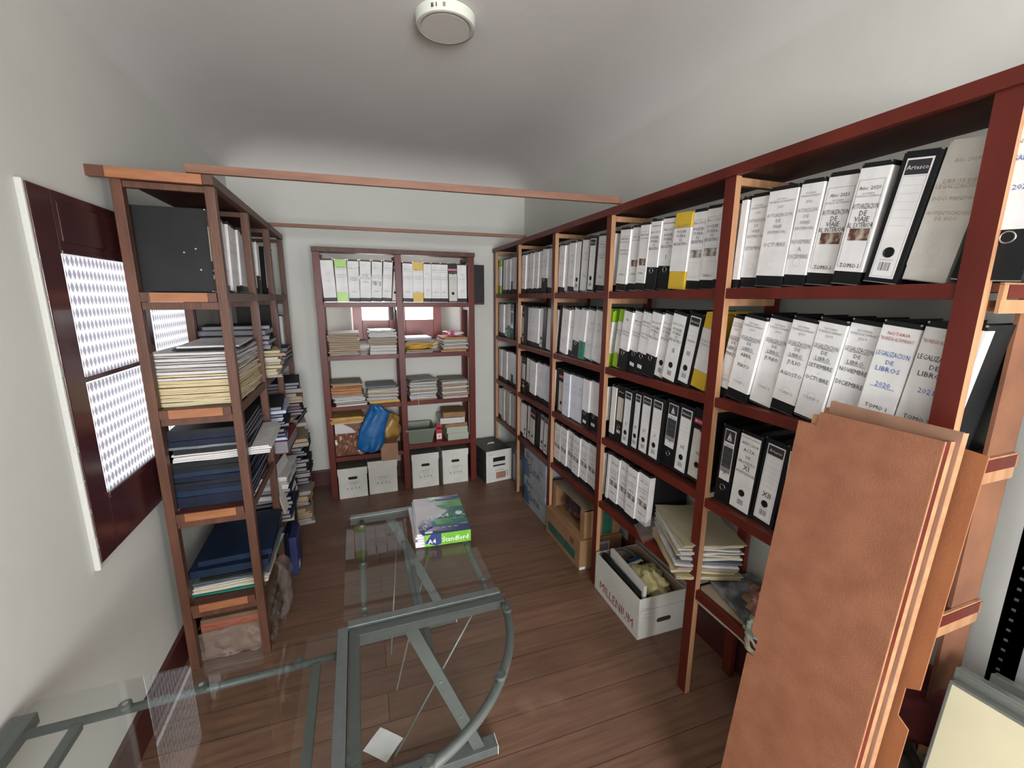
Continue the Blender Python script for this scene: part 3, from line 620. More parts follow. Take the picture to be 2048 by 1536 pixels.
# middle
rrow(2, 0, [(.07, p, faint()), (.055, 'paper_low', []), (.075, p, faint()), (.06, 'hole', []), (.09, 'paper_low', faint()), (.08, 'artesco', []), (.082, 'framed', gen('2013')), (.07, 'framed', gen('2014'))], 5, 4)
rrow(2, 1, [(.05, 'dark', []), (.095, 'paper_low', faint()), (.055, p, faint()), (.08, 'short', []), (.06, 'teal', []), (.095, 'paper_low', faint()), (.095, 'paper_low', faint()), (.06, 'green', [])], 7, 8)
rrow(2, 2, [(.03, 'dark', []), (.08, 'redtop', []), (.085, 'blue_low', faint()), (.075, 'blue_low', faint()), (.08, 'blue_low', faint()), (.072, 'short_sticker', []), (.08, 'short_sticker', []), (.08, 'short_sticker', [])], 2, 3)
rrow(2, 3, [(.085, 'banded', band(5)), (.08, 'banded', band(6)), (.08, 'banded', band(7)), (.08, 'banded', band(8)), (.08, 'banded', band(9)), (.08, 'banded', band(10)), (.07, 'banded', band(11))], 3, 3)
# second farthest
rrow(1, 0, [(.07, p, faint()), (.075, p, faint()), (.07, p, faint()), (.075, p, faint()), (.07, p, faint()), (.075, 'short', faint()), (.08, p, faint()), (.07, p, faint())], 5, 5)
rrow(1, 1, [(.05, 'redtop', []), (.06, 'dark', []), (.075, p, faint()), (.075, p, faint()), (.07, p, []), (.07, 'hole', []), (.06, 'dark', []), (.08, 'paper_low', []), (.07, 'paper_low', faint())], 4, 5)
rrow(1, 2, [(.08, 'header', []), (.08, 'short', []), (.09, 'framed', faint()), (.09, 'framed', faint()), (.085, 'blue', faint()), (.085, 'blue', faint())], 4, 5)
rrow(1, 3, [(.06, p, []), (.07, 'hole', []), (.075, 'hole', []), (.09, 'redtop', []), (.07, 'dark', []), (.08, 'artesco', []), (.085, 'artesco', []), (.07, 'hole', [])], 3, 4)
# farthest
rrow(0, 0, [(.06, 'green', []), (.06, 'dark', []), (.08, p, []), (.08, p, []), (.07, 'short', []), (.08, p, []), (.08, p, [])], 4, 4)
rrow(0, 1, [(.07, p, []), (.08, p, []), (.08, 'hole', []), (.08, 'teal', []), (.085, 'sail', []), (.08, 'dark', []), (.07, p, [])], 3, 3)
rrow(0, 2, [(.08, p, []), (.08, p, []), (.08, p, []), (.08, 'framed', []), (.08, 'short', []), (.08, 'blue', []), (.07, 'blue', [])], 2, 2)
rrow(0, 3, [(.08, p, []), (.08, 'cream', []), (.08, 'cream', []), (.08, 'cream', []), (.08, 'cream', []), (.08, 'cream', []), (.07, 'cream', [])], 2, 2)
# back unit, top shelf
gB = 'ring binders on the top shelf of the back unit'
row([(.10, 'paper_l', [('NOTARIA', .66, .006, 'g'), ('ACTAS', .5, .006, 'g')]), (.094, 'green', gen('2014')[:4]), (.088, 'framed', [('AÑO 2019', .8, .01, 'k'), ('CARTAS', .58, .012, 'k'), ('PODER', .53, .012, 'k'), ('TOMO I', .25, .009, 'k')]), (.09, 'framed', [('ACTAS', .66, .010, 'k'), ('EXTRA', .62, .010, 'k'), ('PROTOCOLARES', .57, .010, 'k'), ('Y', .52, .01, 'k'), ('OTROS', .48, .01, 'k')]), (.085, 'banded', gen('2016', 'TRANSFERENCIA', 'VEHICULAR')), (.078, 'framed', gen('2018', 'CERTIFICADO', 'DE FIRMAS')), (.05, 'redtop', gen('2018')[2:4])], -.226, .322, BZ[0], place_back, 'top shelf of back unit, left bay', gB, .325, -2, 6)
row([(.08, 'framed', gen('2015', 'LEGALIZACION', 'DE FIRMAS')), (.082, 'yellow', gen('2016')), (.062, p, faint()), (.075, 'framed', gen('2013', 'ACTA DE', 'CONSTATACION')), (.06, 'framed', gen('2013', 'SUCESION', 'INTESTADA')), (.075, 'redtop', gen('2017')[:4]), (.078, p, faint())], .367, .902, BZ[0], place_back, 'top shelf of back unit, right bay', gB, .320, 1, 0)
# left unit, top shelf: spines face the aisle
gL = 'ring binders on the top shelf of the left unit'
DD[0] = .262
row([(.06, 'header', []), (.05, p, faint()), (.05, 'paper_low', faint()), (.055, p, faint()), (.055, p, faint()), (.055, 'paper_low', faint()), (.05, p, faint()), (.05, p, faint()), (.05, p, [])], 2.068, 2.590, LZ[0], place_left, 'top shelf of left unit, nearest bay', gL, .318, 3, 7, True)
row([(.07, p, faint()), (.065, 'paper', faint()), (.07, p, faint()), (.065, p, []), (.065, p, faint()), (.06, 'short', []), (.05, 'dark', [])], 2.600, 3.10, LZ[0], place_left, 'top shelf of left unit, middle bay', gL, .305, 3, 5, True)
binder('paper', .11, .31, [], place_left(3.50, 0, LZ[0]+.001) @ Matrix.Rotation(R(5), 4, 'Y') @ Matrix.Translation((-.11, 0, 0)), 'wide white-spined binder alone on the farthest top shelf, left unit', gL, True)
DD[0] = .235
# rivets on the black side of the first left binder
for o in [o for o in C.objects if o.get('group') == gL and 'first from left' in o['label'] and 'nearest' in o['label']]:
    for (yy, zz) in ((.045, .165), (.085, .150), (.035, .085)):
        b = MB(); b.cyl((-.0016, yy, zz), .0035, .0025, 0, steel, 12, .0045); q = b.build('rivet', [c for c in o.children if c.name.startswith('cover')][0])
# of the first left binder
# ------------------------------------------------------------------ piles of papers, folders and ledgers
folder_m = mat('manila folder card', 'c8b48a', .7, 'bda87e', 8, bump=.08, bscale=30)
folder_d = mat('brownish old papers', '9c8468', .8, 'b09a80', 3, (2, 2, 200), lo=.3, hi=.7)
creamp = mat('cream paper bundle', 'c6bb98', .7, 'b5a884', 3, (2, 2, 220), lo=.35, hi=.65)
whitep = mat('white paper bundle', 'cfcdcb', .7, 'b2afac', 3, (2, 2, 240), lo=.35, hi=.65)
greyp = mat('greyish paper bundle', 'a8a29c', .75, '8d8680', 3, (2, 2, 240), lo=.35, hi=.65)
bluep = mat('blue-white shiny sleeve', 'b9c6dc', .25, 'a6b5d0', 10)
orangep = mat('orange envelope paper', 'b8743a', .6, 'a5622c', 8, bump=.1, bscale=25)
goldp = mat('golden manila envelope', 'c39a55', .55, 'b38a48', 8, bump=.1, bscale=20)
yellowp = mat('yellow envelope paper', 'd2ab45', .55, 'c79f3b', 8, bump=.1, bscale=20)
dullp = mat('dusty taupe folder', '82796a', .85, '918878', 7)
slate = mat('slate grey folder', '5f666b', .6, '6d7479', 8)
PM = {}
def pile(name, noun, cat, group, c, z0, items, w, d, rz=0, jr=5, jx=.008, seed=1, amp=.0015, tilt=0, cover=False, aisle=None):
    """items: list of (material, thickness[, scale_w, scale_d, dx, dy]); each is one top-level thing"""
    rnd = random.Random(seed); z = z0 + .001
    for k, it in enumerate(items):
        mt, t = it[0], it[1]; sw = it[2] if len(it) > 2 else 1; sd = it[3] if len(it) > 3 else 1; dx = it[4] if len(it) > 4 else 0; dy = it[5] if len(it) > 5 else 0
        key = (mt.name, round(t, 4), round(w*sw, 2), round(d*sd, 2), cover, seed*7+k % 4)
        if key not in PM:
            if cover and mt in (navy, navy2, nearblack, redc, blackc):
                b1 = MB(); ww, dd = w*sw, d*sd
                b1.box(-ww/2, ww/2, -dd/2, dd/2, 0, .0025, mt); b1.box(-ww/2, ww/2, -dd/2, dd/2, t-.0025, t, mt)
                if aisle == 'y': b1.box(-ww/2, ww/2, -dd/2, -dd/2+.003, .0025, t-.0025, mt, 0)
                else: b1.box(-ww/2, -ww/2+.003, -dd/2, dd/2, .0025, t-.0025, mt)
                b2 = MB(); b2.box(-ww/2+.006, ww/2-.006, -dd/2+.006, dd/2-.006, .003, t-.003, page_d)
                PM[key] = [('cover', b1.mesh('cover')), ('page_block', b2.mesh('page_block'))]
            else:
                b1 = MB(); L_ = max(1, min(4, int(t/.005)))
                for q in range(L_):
                    M = Matrix.Translation((rnd.uniform(-.004, .004), rnd.uniform(-.004, .004), 0)) @ Matrix.Rotation(rnd.uniform(-.025, .025), 4, 'Z')
                    b1.sheet(w*sw, d*sd, t*q/L_ , t/L_*.86, mt, seed*31+k, amp, .0035, 5, M)
                PM[key] = [(None, b1.mesh(name))]
        loc = (c[0]+dx+rnd.uniform(-jx, jx), c[1]+dy+rnd.uniform(-jx, jx), z); rot = (0, 0, R(rz+rnd.uniform(-jr, jr)))
        nm = {'cover': 1}
        lab = noun if isinstance(noun, str) else noun(k, mt)
        if PM[key][0][0] is None:
            o = objm(name, PM[key][0][1]); o.location = loc; o.rotation_euler = rot; tag(o, lab, cat, group)
        else:
            o = thing('ledger_book' if name == 'folder' else name, lab, 'book' if cat != 'book' else cat, loc, 0, group, rot)
            for pn, me in PM[key]: objm(pn, me, o)
        z += t + .0012 + (amp*.6 if PM[key][0][0] is None else 0)
    return z
def mixl(rnd, n, mats, t0, t1, **k): return [(rnd.choice(mats), rnd.uniform(t0, t1), rnd.uniform(.93, 1.03), rnd.uniform(.93, 1.04)) for _ in range(n)]
rn = random.Random(3)
# left unit ---------------------------------------------------------------
lc = -.640
it = [(creamp, .017), (creamp, .015), (folder_m, .012), (creamp, .014), (folder_m, .010, 1, 1.02), (creamp, .013), (folder_m, .012), (whitep, .010), (folder_m, .008), (whitep, .013), (greyp, .011), (whitep, .012), (greyp, .009), (whitep, .012), (greyp, .008), (whitep, .010)]
z = pile('folder', 'cream or white folder in the tall end pile on the left unit second shelf', 'folder', 'folders in the end pile of the left unit', (lc-.006, 2.318), LZ[1], it, .292, .47, 0, 1.6, .004, 5, .002)
pile('folder', lambda k, m: ['thin black folder on top of the end paper pile, left unit', 'white papers topping the black folder on the left end pile'][k], 'folder', None, (lc+.03, 2.33), z, [(nearblack, .010, .9, .8), (whitep, .008, .8, .9)], .28, .45, 3, 2, .004, 9, .001)
gP = 'loose papers sticking out of the left unit second shelf'
it = mixl(rn, 9, [whitep, greyp, folder_d, creamp, whitep], .010, .020)
z = pile('folder', 'ragged white papers jutting from the left unit beside the end pile', 'papers', gP, (-.60, 2.80), LZ[1], it, .34, .26, 8, 6, .010, 12, .003)
it = [(navy, .028), (nearblack, .024), (navy2, .026), (navy, .03), (nearblack, .022)]
pile('ledger_book', 'dark ledger on the middle paper pile, second shelf of left unit', 'book', 'ledgers on the middle paper pile', (-.63, 2.83), z, it, .32, .29, 5, 7, .010, 13, 0, cover=True)
it = mixl(rn, 8, [navy, navy2, nearblack, navy], .022, .032)
z = pile('ledger_book', 'blue or black ledger in the farthest pile, second shelf of left unit', 'book', 'ledgers in the farthest pile, left unit second shelf', (-.60, 3.075), LZ[1], it[:0] + [], .3, .2, 3, 5, .01, 14, 0, cover=True)
z3 = pile('ledger_book', 'blue or black ledger in the farthest pile, second shelf of left unit', 'book', 'ledgers in the farthest pile, left unit second shelf', (-.615, 3.32), LZ[1], it[:4], .31, .25, 0, 5, .008, 14, 0, cover=True)
binder('dark', .075, .31, [], Matrix.Translation((-.50, 3.27, z3+.003)) @ Rz(90) @ Matrix.Translation((0, .0, 0)), 'black binder standing on the far ledger pile in the left unit', None, True)
binder('paper', .075, .31, [], place_left(3.64, -.01, LZ[1]+.001) @ Matrix.Rotation(R(9), 4, 'Y') @ Matrix.Translation((-.075, 0, 0)), 'white-spined binder leaning on the farthest post, second shelf left unit', None, True)
# third level
it = [(navy, .026), (navy, .022), (navy2, .024), (navy, .02), (nearblack, .018), (navy, .022), (navy2, .020), (nearblack, .022), (nearblack, .018)]
z = pile('ledger_book', 'navy or black ledger in the lower half of the left end stack', 'book', 'ledgers in the lower half of the end stack', (lc, 2.305), LZ[2], it, .286, .44, 0, 2, .004, 21, 0, cover=True, aisle='y')
z = pile('paper_bundle', 'thick white paper bundle poking from the navy ledger stack, left unit', 'papers', None, (lc+.04, 2.31), z, [(whitep, .034)], .36, .42, 4, 1, .002, 22, .002)
it = [(nearblack, .022), (slate, .012), (navy, .024), (navy, .022), (nearblack, .02)]
pile('ledger_book', 'navy or black ledger above the white bundle, left end stack', 'book', 'ledgers above the white paper bundle', (lc+.006, 2.305), z, it, .28, .44, 1, 3, .005, 23, .0005, cover=True, aisle='y')
z = pile('ledger_book', 'crimson ledger at the foot of the middle pile, left unit', 'book', None, (-.565, 2.86), LZ[2], [(redc, .075)], .30, .36, 0, 2, .002, 24, 0, cover=True)
it = mixl(rn, 10, [navy, navy2, nearblack, bluep, nearblack, navy], .016, .026)
pile('ledger_book', 'ledger or sleeve in the middle pile, third shelf of left unit', 'book', 'middle pile on the left unit third shelf', (-.60, 2.86), z, it, .32, .36, 4, 8, .014, 25, .002, cover=True)
it = mixl(rn, 13, [nearblack, navy, folder_d, navy2, nearblack, darkwood, greyp], .018, .028)
pile('ledger_book', 'dark ledger in the farthest pile, third shelf of left unit', 'book', 'farthest pile on the left unit third shelf', (-.585, 3.41), LZ[2], it, .33, .36, 3, 8, .014, 26, .002, cover=True)
# fourth level
it = [(tealc, .008), (whitep, .012), (folder_m, .010), (whitep, .012), (slate, .01), (nearblack, .030, .8, .9)]
lb = ['teal booklet at the bottom of the lowest left end stack', 'white booklet on the teal one, left end stack', 'cream booklet between white ones, left end stack', 'second white booklet of the lowest left end stack', 'grey folder in the lowest left end stack', 'black book under the big navy ledger']
z = pile('booklet', lambda k, m: lb[k], 'booklet', None, (lc+.02, 2.31), LZ[3], it, .30, .43, 0, 2, .004, 31, .001)
pile('ledger_book', lambda k, m: ['large navy ledger lying flat near the left unit bottom', 'second navy ledger tilted over the large one, left unit bottom'][k], 'book', None, (lc+.02, 2.325), z, [(navy2, .034, 1.02, 1.08), (navy2, .026, .95, .98, .01, .01)], .31, .43, 2, 2, .004, 32, 0, cover=True, aisle='y')
b = MB(); b.box(-.003, .003, 0, .36, 0, .26, card_l); b.box(.003, .0045, 0, .36, 0, .26, whitep)
o = b.build('cardboard_folder'); o.location = (-.462, 2.60, LZ[3]+.10); o.rotation_euler = (0, R(-12), R(-4)); tag(o, 'brown cardboard folder standing on edge beside the large navy ledger', 'folder')
it = mixl(rn, 11, [greyp, navy2, navy, nearblack, whitep, greyp], .020, .034)
pile('ledger_book', 'grey or white bundle in the middle pile, lowest shelf of left unit', 'papers', 'middle pile on the left unit lowest shelf', (-.60, 2.87), LZ[3], it, .31, .37, 1, 5, .010, 33, .001, cover=True)
it = mixl(rn, 13, [greyp, nearblack, folder_d, nearblack, navy], .02, .03)
pile('ledger_book', 'dark bundle in the farthest pile, lowest shelf of left unit', 'papers', 'farthest pile on the left unit lowest shelf', (-.575, 3.41), LZ[3], it, .34, .36, 2, 7, .014, 34, .002, cover=True)
# floor level
t = thing('carton', 'brown carton wrapped in crumpled clear plastic under the left unit', 'box', (-.63, 2.29, 0))
b = MB(); b.box(-.13, .13, -.20, .20, .001, .195, mat('dark brown cardboard', '5e4636', .85, '6d523f', 7), .003); b.box(-.13, .13, -.2012, -.2002, .135, .175, mat('reddish printed tape', '8a4a35', .6)); b.build('body', t)
b = MB(); vs = []; fs = []; n = 26
def wrapsurf(b, x0, x1, y0, y1, z0, z1, amp, mt, seed):
    for (A0, U, V, nu, nv) in (((x0, y0, z0), (x1-x0, 0, 0), (0, 0, z1-z0), 30, 18), ((x1, y0, z0), (0, y1-y0, 0), (0, 0, z1-z0), 30, 18), ((x0, y0, z1), (x1-x0, 0, 0), (0, y1-y0, 0), 24, 30)):
        A0, U, V = Vector(A0), Vector(U), Vector(V); N_ = U.cross(V).normalized(); vs = []; fs = []
        for i in range(nu+1):
            for j in range(nv+1):
                q = A0 + U*i/nu + V*j/nv; vs.append(q + N_*(amp*(.5+noise.noise(q*26+Vector((seed, 0, 0)))+.6*noise.noise(q*60))))
        for i in range(nu):
            for j in range(nv): fs.append((i*(nv+1)+j, (i+1)*(nv+1)+j, (i+1)*(nv+1)+j+1, i*(nv+1)+j+1))
        b.add(vs, fs, mt, True)
wrapsurf(b, -.138, .150, -.216, .20, .004, .150, .016, film, 3); b.build('plastic_wrap', t)
b = MB(); vs = []; fs = []
for i in range(11):
    for j in range(21):
        vs.append((.022*math.sin(i*.9+j*.35)+.012*noise.noise(Vector((i*.5, j*.3, 1)))+ .03*math.sin(j/20*3.1), i/10*.16*(.6+.4*math.sin(j/20*3)), -.005+j/20*.34))
for i in range(10):
    for j in range(20): fs.append((i*21+j, (i+1)*21+j, (i+1)*21+j+1, i*21+j+1))
b.add(vs, fs, film, True); o = b.build('plastic_sheet'); o.location = (-.455, 2.20, .012); tag(o, 'crumpled clear plastic sheet hanging beside the wrapped carton', 'plastic')
def carton(nm, label, cat, c, sx, sy, h, mt, rz=0, z=0, draw=None):
    t = thing(nm, label, cat, (c[0], c[1], z), R(rz)); b = MB(); b.box(-sx/2, sx/2, -sy/2, sy/2, .001, h, mt, .003)
    b.box(-.003, .003, -sy/2, sy/2, h, h+.0004, grey_ink) if 0 else None
    b.build('body', t)
    if draw: draw(t)
    return t
carton('carton', 'dark blue carton on the floor under the middle of the left unit', 'box', (-.62, 2.87), .30, .34, .24, navy, 0)
b = MB(); b.box(0, .04, 0, .18, 0, .24, mat('blue printed box', '22305f', .5), .002); b.box(.0405, .041, .02, .07, .02, .06, paper); b.box(.0405, .0408, .004, .176, .225, .23, tan); o = b.build('box_file'); o.location = (-.462, 2.63, .002); tag(o, 'blue box file with pale edges standing under the left unit', 'box file')
it = mixl(rn, 9, [greyp, nearblack, navy, folder_d], .024, .03)
pile('ledger_book', 'dark bundle on the floor below the farthest bay, left unit', 'papers', 'floor pile below the farthest bay of the left unit', (-.57, 3.39), 0, it, .32, .36, 3, 7, .012, 36, .001, cover=True)

# back unit ---------------------------------------------------------------
by = 3.765
def bpile(x0, x1, z, items, lab, grp, seed, jr=3, d=.25, rz=0, amp=.0015): return pile('folder', lab, 'folder', grp, ((x0+x1)/2, by), z, items, x1-x0, d, rz, jr, .006, seed, amp)
bpile(-.218, .005, BZ[1], [(greyp, .016), (folder_d, .014), (folder_d, .018), (greyp, .012), (folder_d, .016), (folder_d, .015), (greyp, .012), (folder_d, .016), (folder_d, .012), (greyp, .010), (folder_d, .012), (whitep, .006)], 'brownish paper folder in the leftmost pile, back unit second shelf', 'folders in the leftmost pile, back unit second shelf', 41)
z = bpile(.092, .298, BZ[1], [(whitep, .024, 1, 1), (whitep, .022), (whitep, .024)], 'thick white volume low in the pile left of the back unit centre post', 'white volumes on the back unit', 42, 1)
z = bpile(.080, .300, z, [(folder_d, .012), (greyp, .014), (folder_d, .014), (greyp, .012)], 'grey-brown folder above the white volumes, back unit', 'grey-brown folders above white volumes', 43, 4)
z = bpile(.085, .300, z, [(whitep, .036), (whitep, .010, .95, 1), (bluep, .006, .95, .9)], 'bright white paper bundle on top beside the back unit centre post', 'white bundles beside the centre post', 44, 5)
z = bpile(.378, .600, BZ[1], [(greyp, .012), (folder_d, .010)], 'brown folder under the yellow bag, back unit', 'brown folders under the yellow bag', 45)
def blobmesh(b, c, r, mt, seed, amp=.18, nu=28, nv=18, freq=1.6, flat=0, knot=None):
    vs = []; fs = []; c = Vector(c)
    for j in range(nv+1):
        for i in range(nu):
            th = math.pi*j/nv; ph = 2*math.pi*i/nu; d = Vector((math.sin(th)*math.cos(ph), math.sin(th)*math.sin(ph), math.cos(th)))
            k = 1 + amp*noise.noise(d*freq + Vector((seed*3.1, 0, 0))) + amp*.5*noise.noise(d*freq*3.3 + Vector((0, seed, 0))) + amp*.3*abs(noise.noise(d*freq*7 + Vector((0, seed, 5))))
            p = Vector((d.x*r[0]*k, d.y*r[1]*k, d.z*r[2]*k)); p.z = max(p.z, -r[2]*(1-flat)) if flat else p.z
            vs.append(c + p)
    for j in range(nv):
        for i in range(nu): fs.append((j*nu+i, (j+1)*nu+i, (j+1)*nu+(i+1) % nu, j*nu+(i+1) % nu))
    b.add(vs, fs, mt, True)
b = MB(); blobmesh(b, (0, 0, .022), (.15, .11, .024), yellowp, 4, .5, flat=.05); o = b.build('yellow_bag'); o.location = (.50, by, z+.002); o.rotation_euler = (0, R(-5), 0); tag(o, 'crumpled yellow plastic bag squeezed between papers in the back unit', 'bag')
z += .045
bpile(.372, .590, z, [(folder_d, .014), (folder_d, .012), (greyp, .010), (whitep, .008), (bluep, .006)], 'brownish folder above the yellow bag, back unit', 'brownish folders above the yellow bag', 46)
z = bpile(.680, .895, BZ[1], [(folder_d, .012), (orangep, .012), (whitep, .012), (greyp, .014), (whitep, .012), (greyp, .014), (whitep, .012), (folder_d, .012), (orangep, .008)], 'paper folder in the rightmost pile, back unit second shelf', 'folders in the rightmost pile, back unit second shelf', 47)
b = MB(); blobmesh(b, (0, 0, .024), (.085, .07, .024), mat('pink and white package wrap', 'c8447a', .35, 'e0d8dc', 16, lo=.45, hi=.55), 8, .25, flat=.05); o = b.build('package'); o.location = (.79, by-.03, z+.002); tag(o, 'small pink and white package on the rightmost back unit pile', 'package')
z = bpile(-.216, .020, BZ[2], [(whitep, .014, 1, 1, .01, -.02), (greyp, .012, 1, 1, .01, -.01), (whitep, .014), (whitep, .012), (whitep, .010), (greyp, .012)], 'white paper folder low in the left pile, back unit third shelf', 'white folders low in the left pile', 51, 4)
z = bpile(-.222, .008, z, [(orangep, .018), (folder_d, .012), (orangep, .022), (orangep, .010)], 'orange envelope above white folders, back unit third shelf', 'orange envelopes on the back unit', 52, 3)
bpile(-.224, .004, z, [(folder_d, .014), (dullp, .010)], 'dusty taupe folder topping the orange envelopes, back unit', 'taupe folders topping the orange envelopes', 53, 3)
z = bpile(.050, .292, BZ[2], [(yellowp, .018), (greyp, .012), (whitep, .012), (greyp, .012), (whitep, .012), (greyp, .010), (folder_m, .012), (whitep, .010), (greyp, .012)], 'paper folder in the pile left of the centre post, back unit third shelf', 'folders left of the centre post, third shelf', 54, 4)
bpile(.040, .270, z, [(slate, .008), (slate, .006)], 'slate-blue folder topping the pile left of the centre post', 'slate folders on the back unit', 55, 5)
z = bpile(.392, .615, BZ[2], [(orangep, .010), (bluep, .014), (whitep, .012), (greyp, .014), (whitep, .014), (folder_d, .012), (whitep, .014), (greyp, .012), (whitep, .012), (greyp, .010), (whitep, .012)], 'white folder in the string-tied pile, back unit third shelf', 'folders in the string-tied pile', 56, 2)
pile('folder', 'dark curled papers on the string-tied pile, back unit', 'papers', 'dark curled papers on the string-tied pile', (.50, by), z, [(slate, .008), (greyp, .006)], .23, .25, 8, 3, .004, 57, .004)
b = MB(); b.tube([(.46, by-.145, BZ[2]-.10), (.455, by-.15, BZ[2]-.02), (.458, by-.139, BZ[2]+.03), (.458, by-.137, BZ[2]+.12)], .0012, paper, 6); o = b.build('string'); tag(o, 'thin white string hanging down the front of a paper pile', 'string')
bpile(.665, .890, BZ[2], [(whitep, .014), (greyp, .012), (folder_d, .012), (whitep, .014), (folder_d, .012), (greyp, .014), (whitep, .014), (folder_d, .012), (greyp, .012), (whitep, .012), (dullp, .010)], 'pale folder in the right pile, back unit third shelf', 'folders in the right pile, third shelf', 58, 2)
# fourth shelf, left bay
zl = .355
t = thing('paper_pack', 'torn brown-plastic pack of white paper, back unit lower left', 'paper pack', (-.115, 3.765, zl+.001))
b = MB(); b.box(-.108, .10, -.11, .12, .012, .28, whitep, .004); b.build('paper_block', t)
b = MB(); brp = mat('shiny brown plastic', '6b4433', .22, '7b5240', 10, bump=.6, bscale=22)
vs = []; fs = []
for i in range(29):
    for j in range(15):
        u = i/28; v = j/14; q = Vector((-.112+u*.222, -.122, .004+v*.19)); vs.append(q + Vector((0, -.010*(noise.noise(q*30)+.5*noise.noise(q*70)), 0)))
for i in range(28):
    for j in range(14): fs.append((i*15+j, (i+1)*15+j, (i+1)*15+j+1, i*15+j+1))
b.add(vs, fs, brp, True); b.prism([(-.04, .275), (.112, .275), (.112, .17), (.06, .19), (.02, .24)], -.122, -.119, 1, brp); b.build('torn_wrap', t)
pile('envelope', 'gold manila envelope on the torn paper pack, back unit', 'envelope', 'manila envelopes on the paper pack', (-.125, 3.745), zl+.287, [(goldp, .012), (goldp, .010, 1.04), (goldp, .014), (goldp, .010)], .24, .25, 2, 3, .005, 61, .002)
b = MB(); bagm = mat('blue plastic bag', '0f5f9c', .35, '0c4f86', 9, bump=.5, bscale=14)
prof = [(-.02, .0, .05), (.0, .0, .10), (.07, .01, .115), (.16, .015, .11), (.24, .03, .10), (.32, .055, .09), (.35, .04, .06), (.38, .02, .045)]
vs = []; fs = []; nu = 26
for (zz, cx, rw) in prof:
    for i in range(nu):
        a = 2*math.pi*i/nu; q = Vector((cx+rw*.92*math.cos(a), .032*math.sin(a), zz)); k = noise.noise(Vector((math.cos(a)*2, math.sin(a)*2, zz*9)))*.012; vs.append(q + Vector((k, k*1.2, 0)))
for j in range(len(prof)-1):
    for i in range(nu): fs.append((j*nu+i, j*nu+(i+1) % nu, (j+1)*nu+(i+1) % nu, (j+1)*nu+i))
fs.append(list(range(nu))[::-1]); fs.append([(len(prof)-1)*nu+i for i in range(nu)]); b.add(vs, fs, bagm, True)
o = b.build('blue_bag'); o.location = (.035, 3.583, .415); o.rotation_euler = (0, R(7), 0); tag(o, 'bright blue plastic bag hanging out of the back unit', 'bag')
b = MB(); gm = mat('golden crinkled plastic', 'a8864a', .28, '8b6a38', 9, bump=.7, bscale=16); blobmesh(b, (0, 0, .11), (.095, .09, .115), gm, 2, .3, 32, 22); b.cyl((.01, 0, .20), .014, .035, 2, gm, 10, .03)
o = b.build('golden_bag'); o.location = (.212, 3.70, .445); tag(o, 'round golden-brown plastic bag beside the blue bag', 'bag')
t = thing('carton', 'small light-brown carton hanging over the second archive box', 'box', (.195, 3.72, .357)); b = MB(); b.box(-.07, .07, -.11, .10, 0, .085, card_l, .002); b.build('body', t)
b = MB(); b.box(-.07, .07, -.130, -.127, -.062, .088, card_l); b.box(-.07, .07, -.127, -.11, .085, .088, card_l); b.build('flap', t)
# fourth shelf, right bay: tub, red box, stack of cartons
t = thing('plastic_tub', 'grey-green plastic tub on the back unit lowest shelf', 'tub', (.468, 3.755, BZ[3]+.001)); b = MB(); tubm = mat('grey green plastic', '6c7466', .45)
A, B2, Hh = (.098, .105), (.125, .13), .135
def fr4(a, z, o=0): return [(-a[0]+o, -a[1]+o, z), (a[0]-o, -a[1]+o, z), (a[0]-o, a[1]-o, z), (-a[0]+o, a[1]-o, z)]
vs = fr4(A, 0) + fr4(B2, Hh) + fr4(B2, Hh, .004) + fr4(A, .004, .004)
fs = [(3, 2, 1, 0), (12, 13, 14, 15)] + [(k*4+i, k*4+(i+1) % 4, (k+1)*4+(i+1) % 4, (k+1)*4+i) for k in range(3) for i in range(4)]
b.add(vs, fs, tubm); b.build('body', t); b = MB(); vs = fr4((.131, .136), Hh-.012) + fr4((.131, .136), Hh+.001) + fr4((.124, .129), Hh+.001) + fr4((.124, .129), Hh-.012)
b.add(vs, [(k*4+i, k*4+(i+1) % 4, ((k+1) % 4)*4+(i+1) % 4, ((k+1) % 4)*4+i) for k in range(4) for i in range(4)], tubm); b.build('rim', t)
b = MB(); rm = mat('red carton print', 'a81f2c', .45); b.box(-.028, .028, -.05, .05, 0, .10, rm, .002); b.prism([(-.028, .10), (.028, .10), (.028, .15), (.0, .135)], .0, .003, 1, rm); b.box(-.022, .022, -.0512, -.0502, .01, .06, paper); b.text('V', 0, .035, .03, ink, -.0516)
o = b.build('red_box'); o.location = (.636, 3.74, BZ[3]+.001); tag(o, 'small red box with a torn flap beside the grey tub', 'box')
z = BZ[3]+.001
gbox = mat('pale green box card', 'a3a99a', .6)
for k, (lab, m_, h, wdt, dx) in enumerate((('pale green box at the bottom of the back unit stack', gbox, .062, .19, .012), ('pale green box second from the bottom, back unit stack', gbox, .058, .19, .010))):
    b = MB(); b.box(-wdt/2, wdt/2, -.12, .12, 0, h, m_, .002); o = b.build('box'); o.location = (.785+dx, 3.765, z); o.rotation_euler = (0, 0, R(2-3*k)); tag(o, lab, 'box'); z += h+.001
for k, (lab, m_, h) in enumerate((('brown flattened carton above the pale green boxes', card, .03), ('white paper wad between brown cartons, back unit stack', whitep, .05), ('brown carton topping the back unit stack', card, .045))):
    b = MB(); b.sheet(.20+.02*(k == 1), .23, 0, h, m_, 70+k, .003, .006, 5); o = b.build('paper_bundle' if k == 1 else 'carton'); o.location = (.775-.015*(k == 1), 3.76, z+.001); o.rotation_euler = (0, 0, R(4-5*k)); tag(o, lab, 'papers' if k == 1 else 'box'); z += h+.005
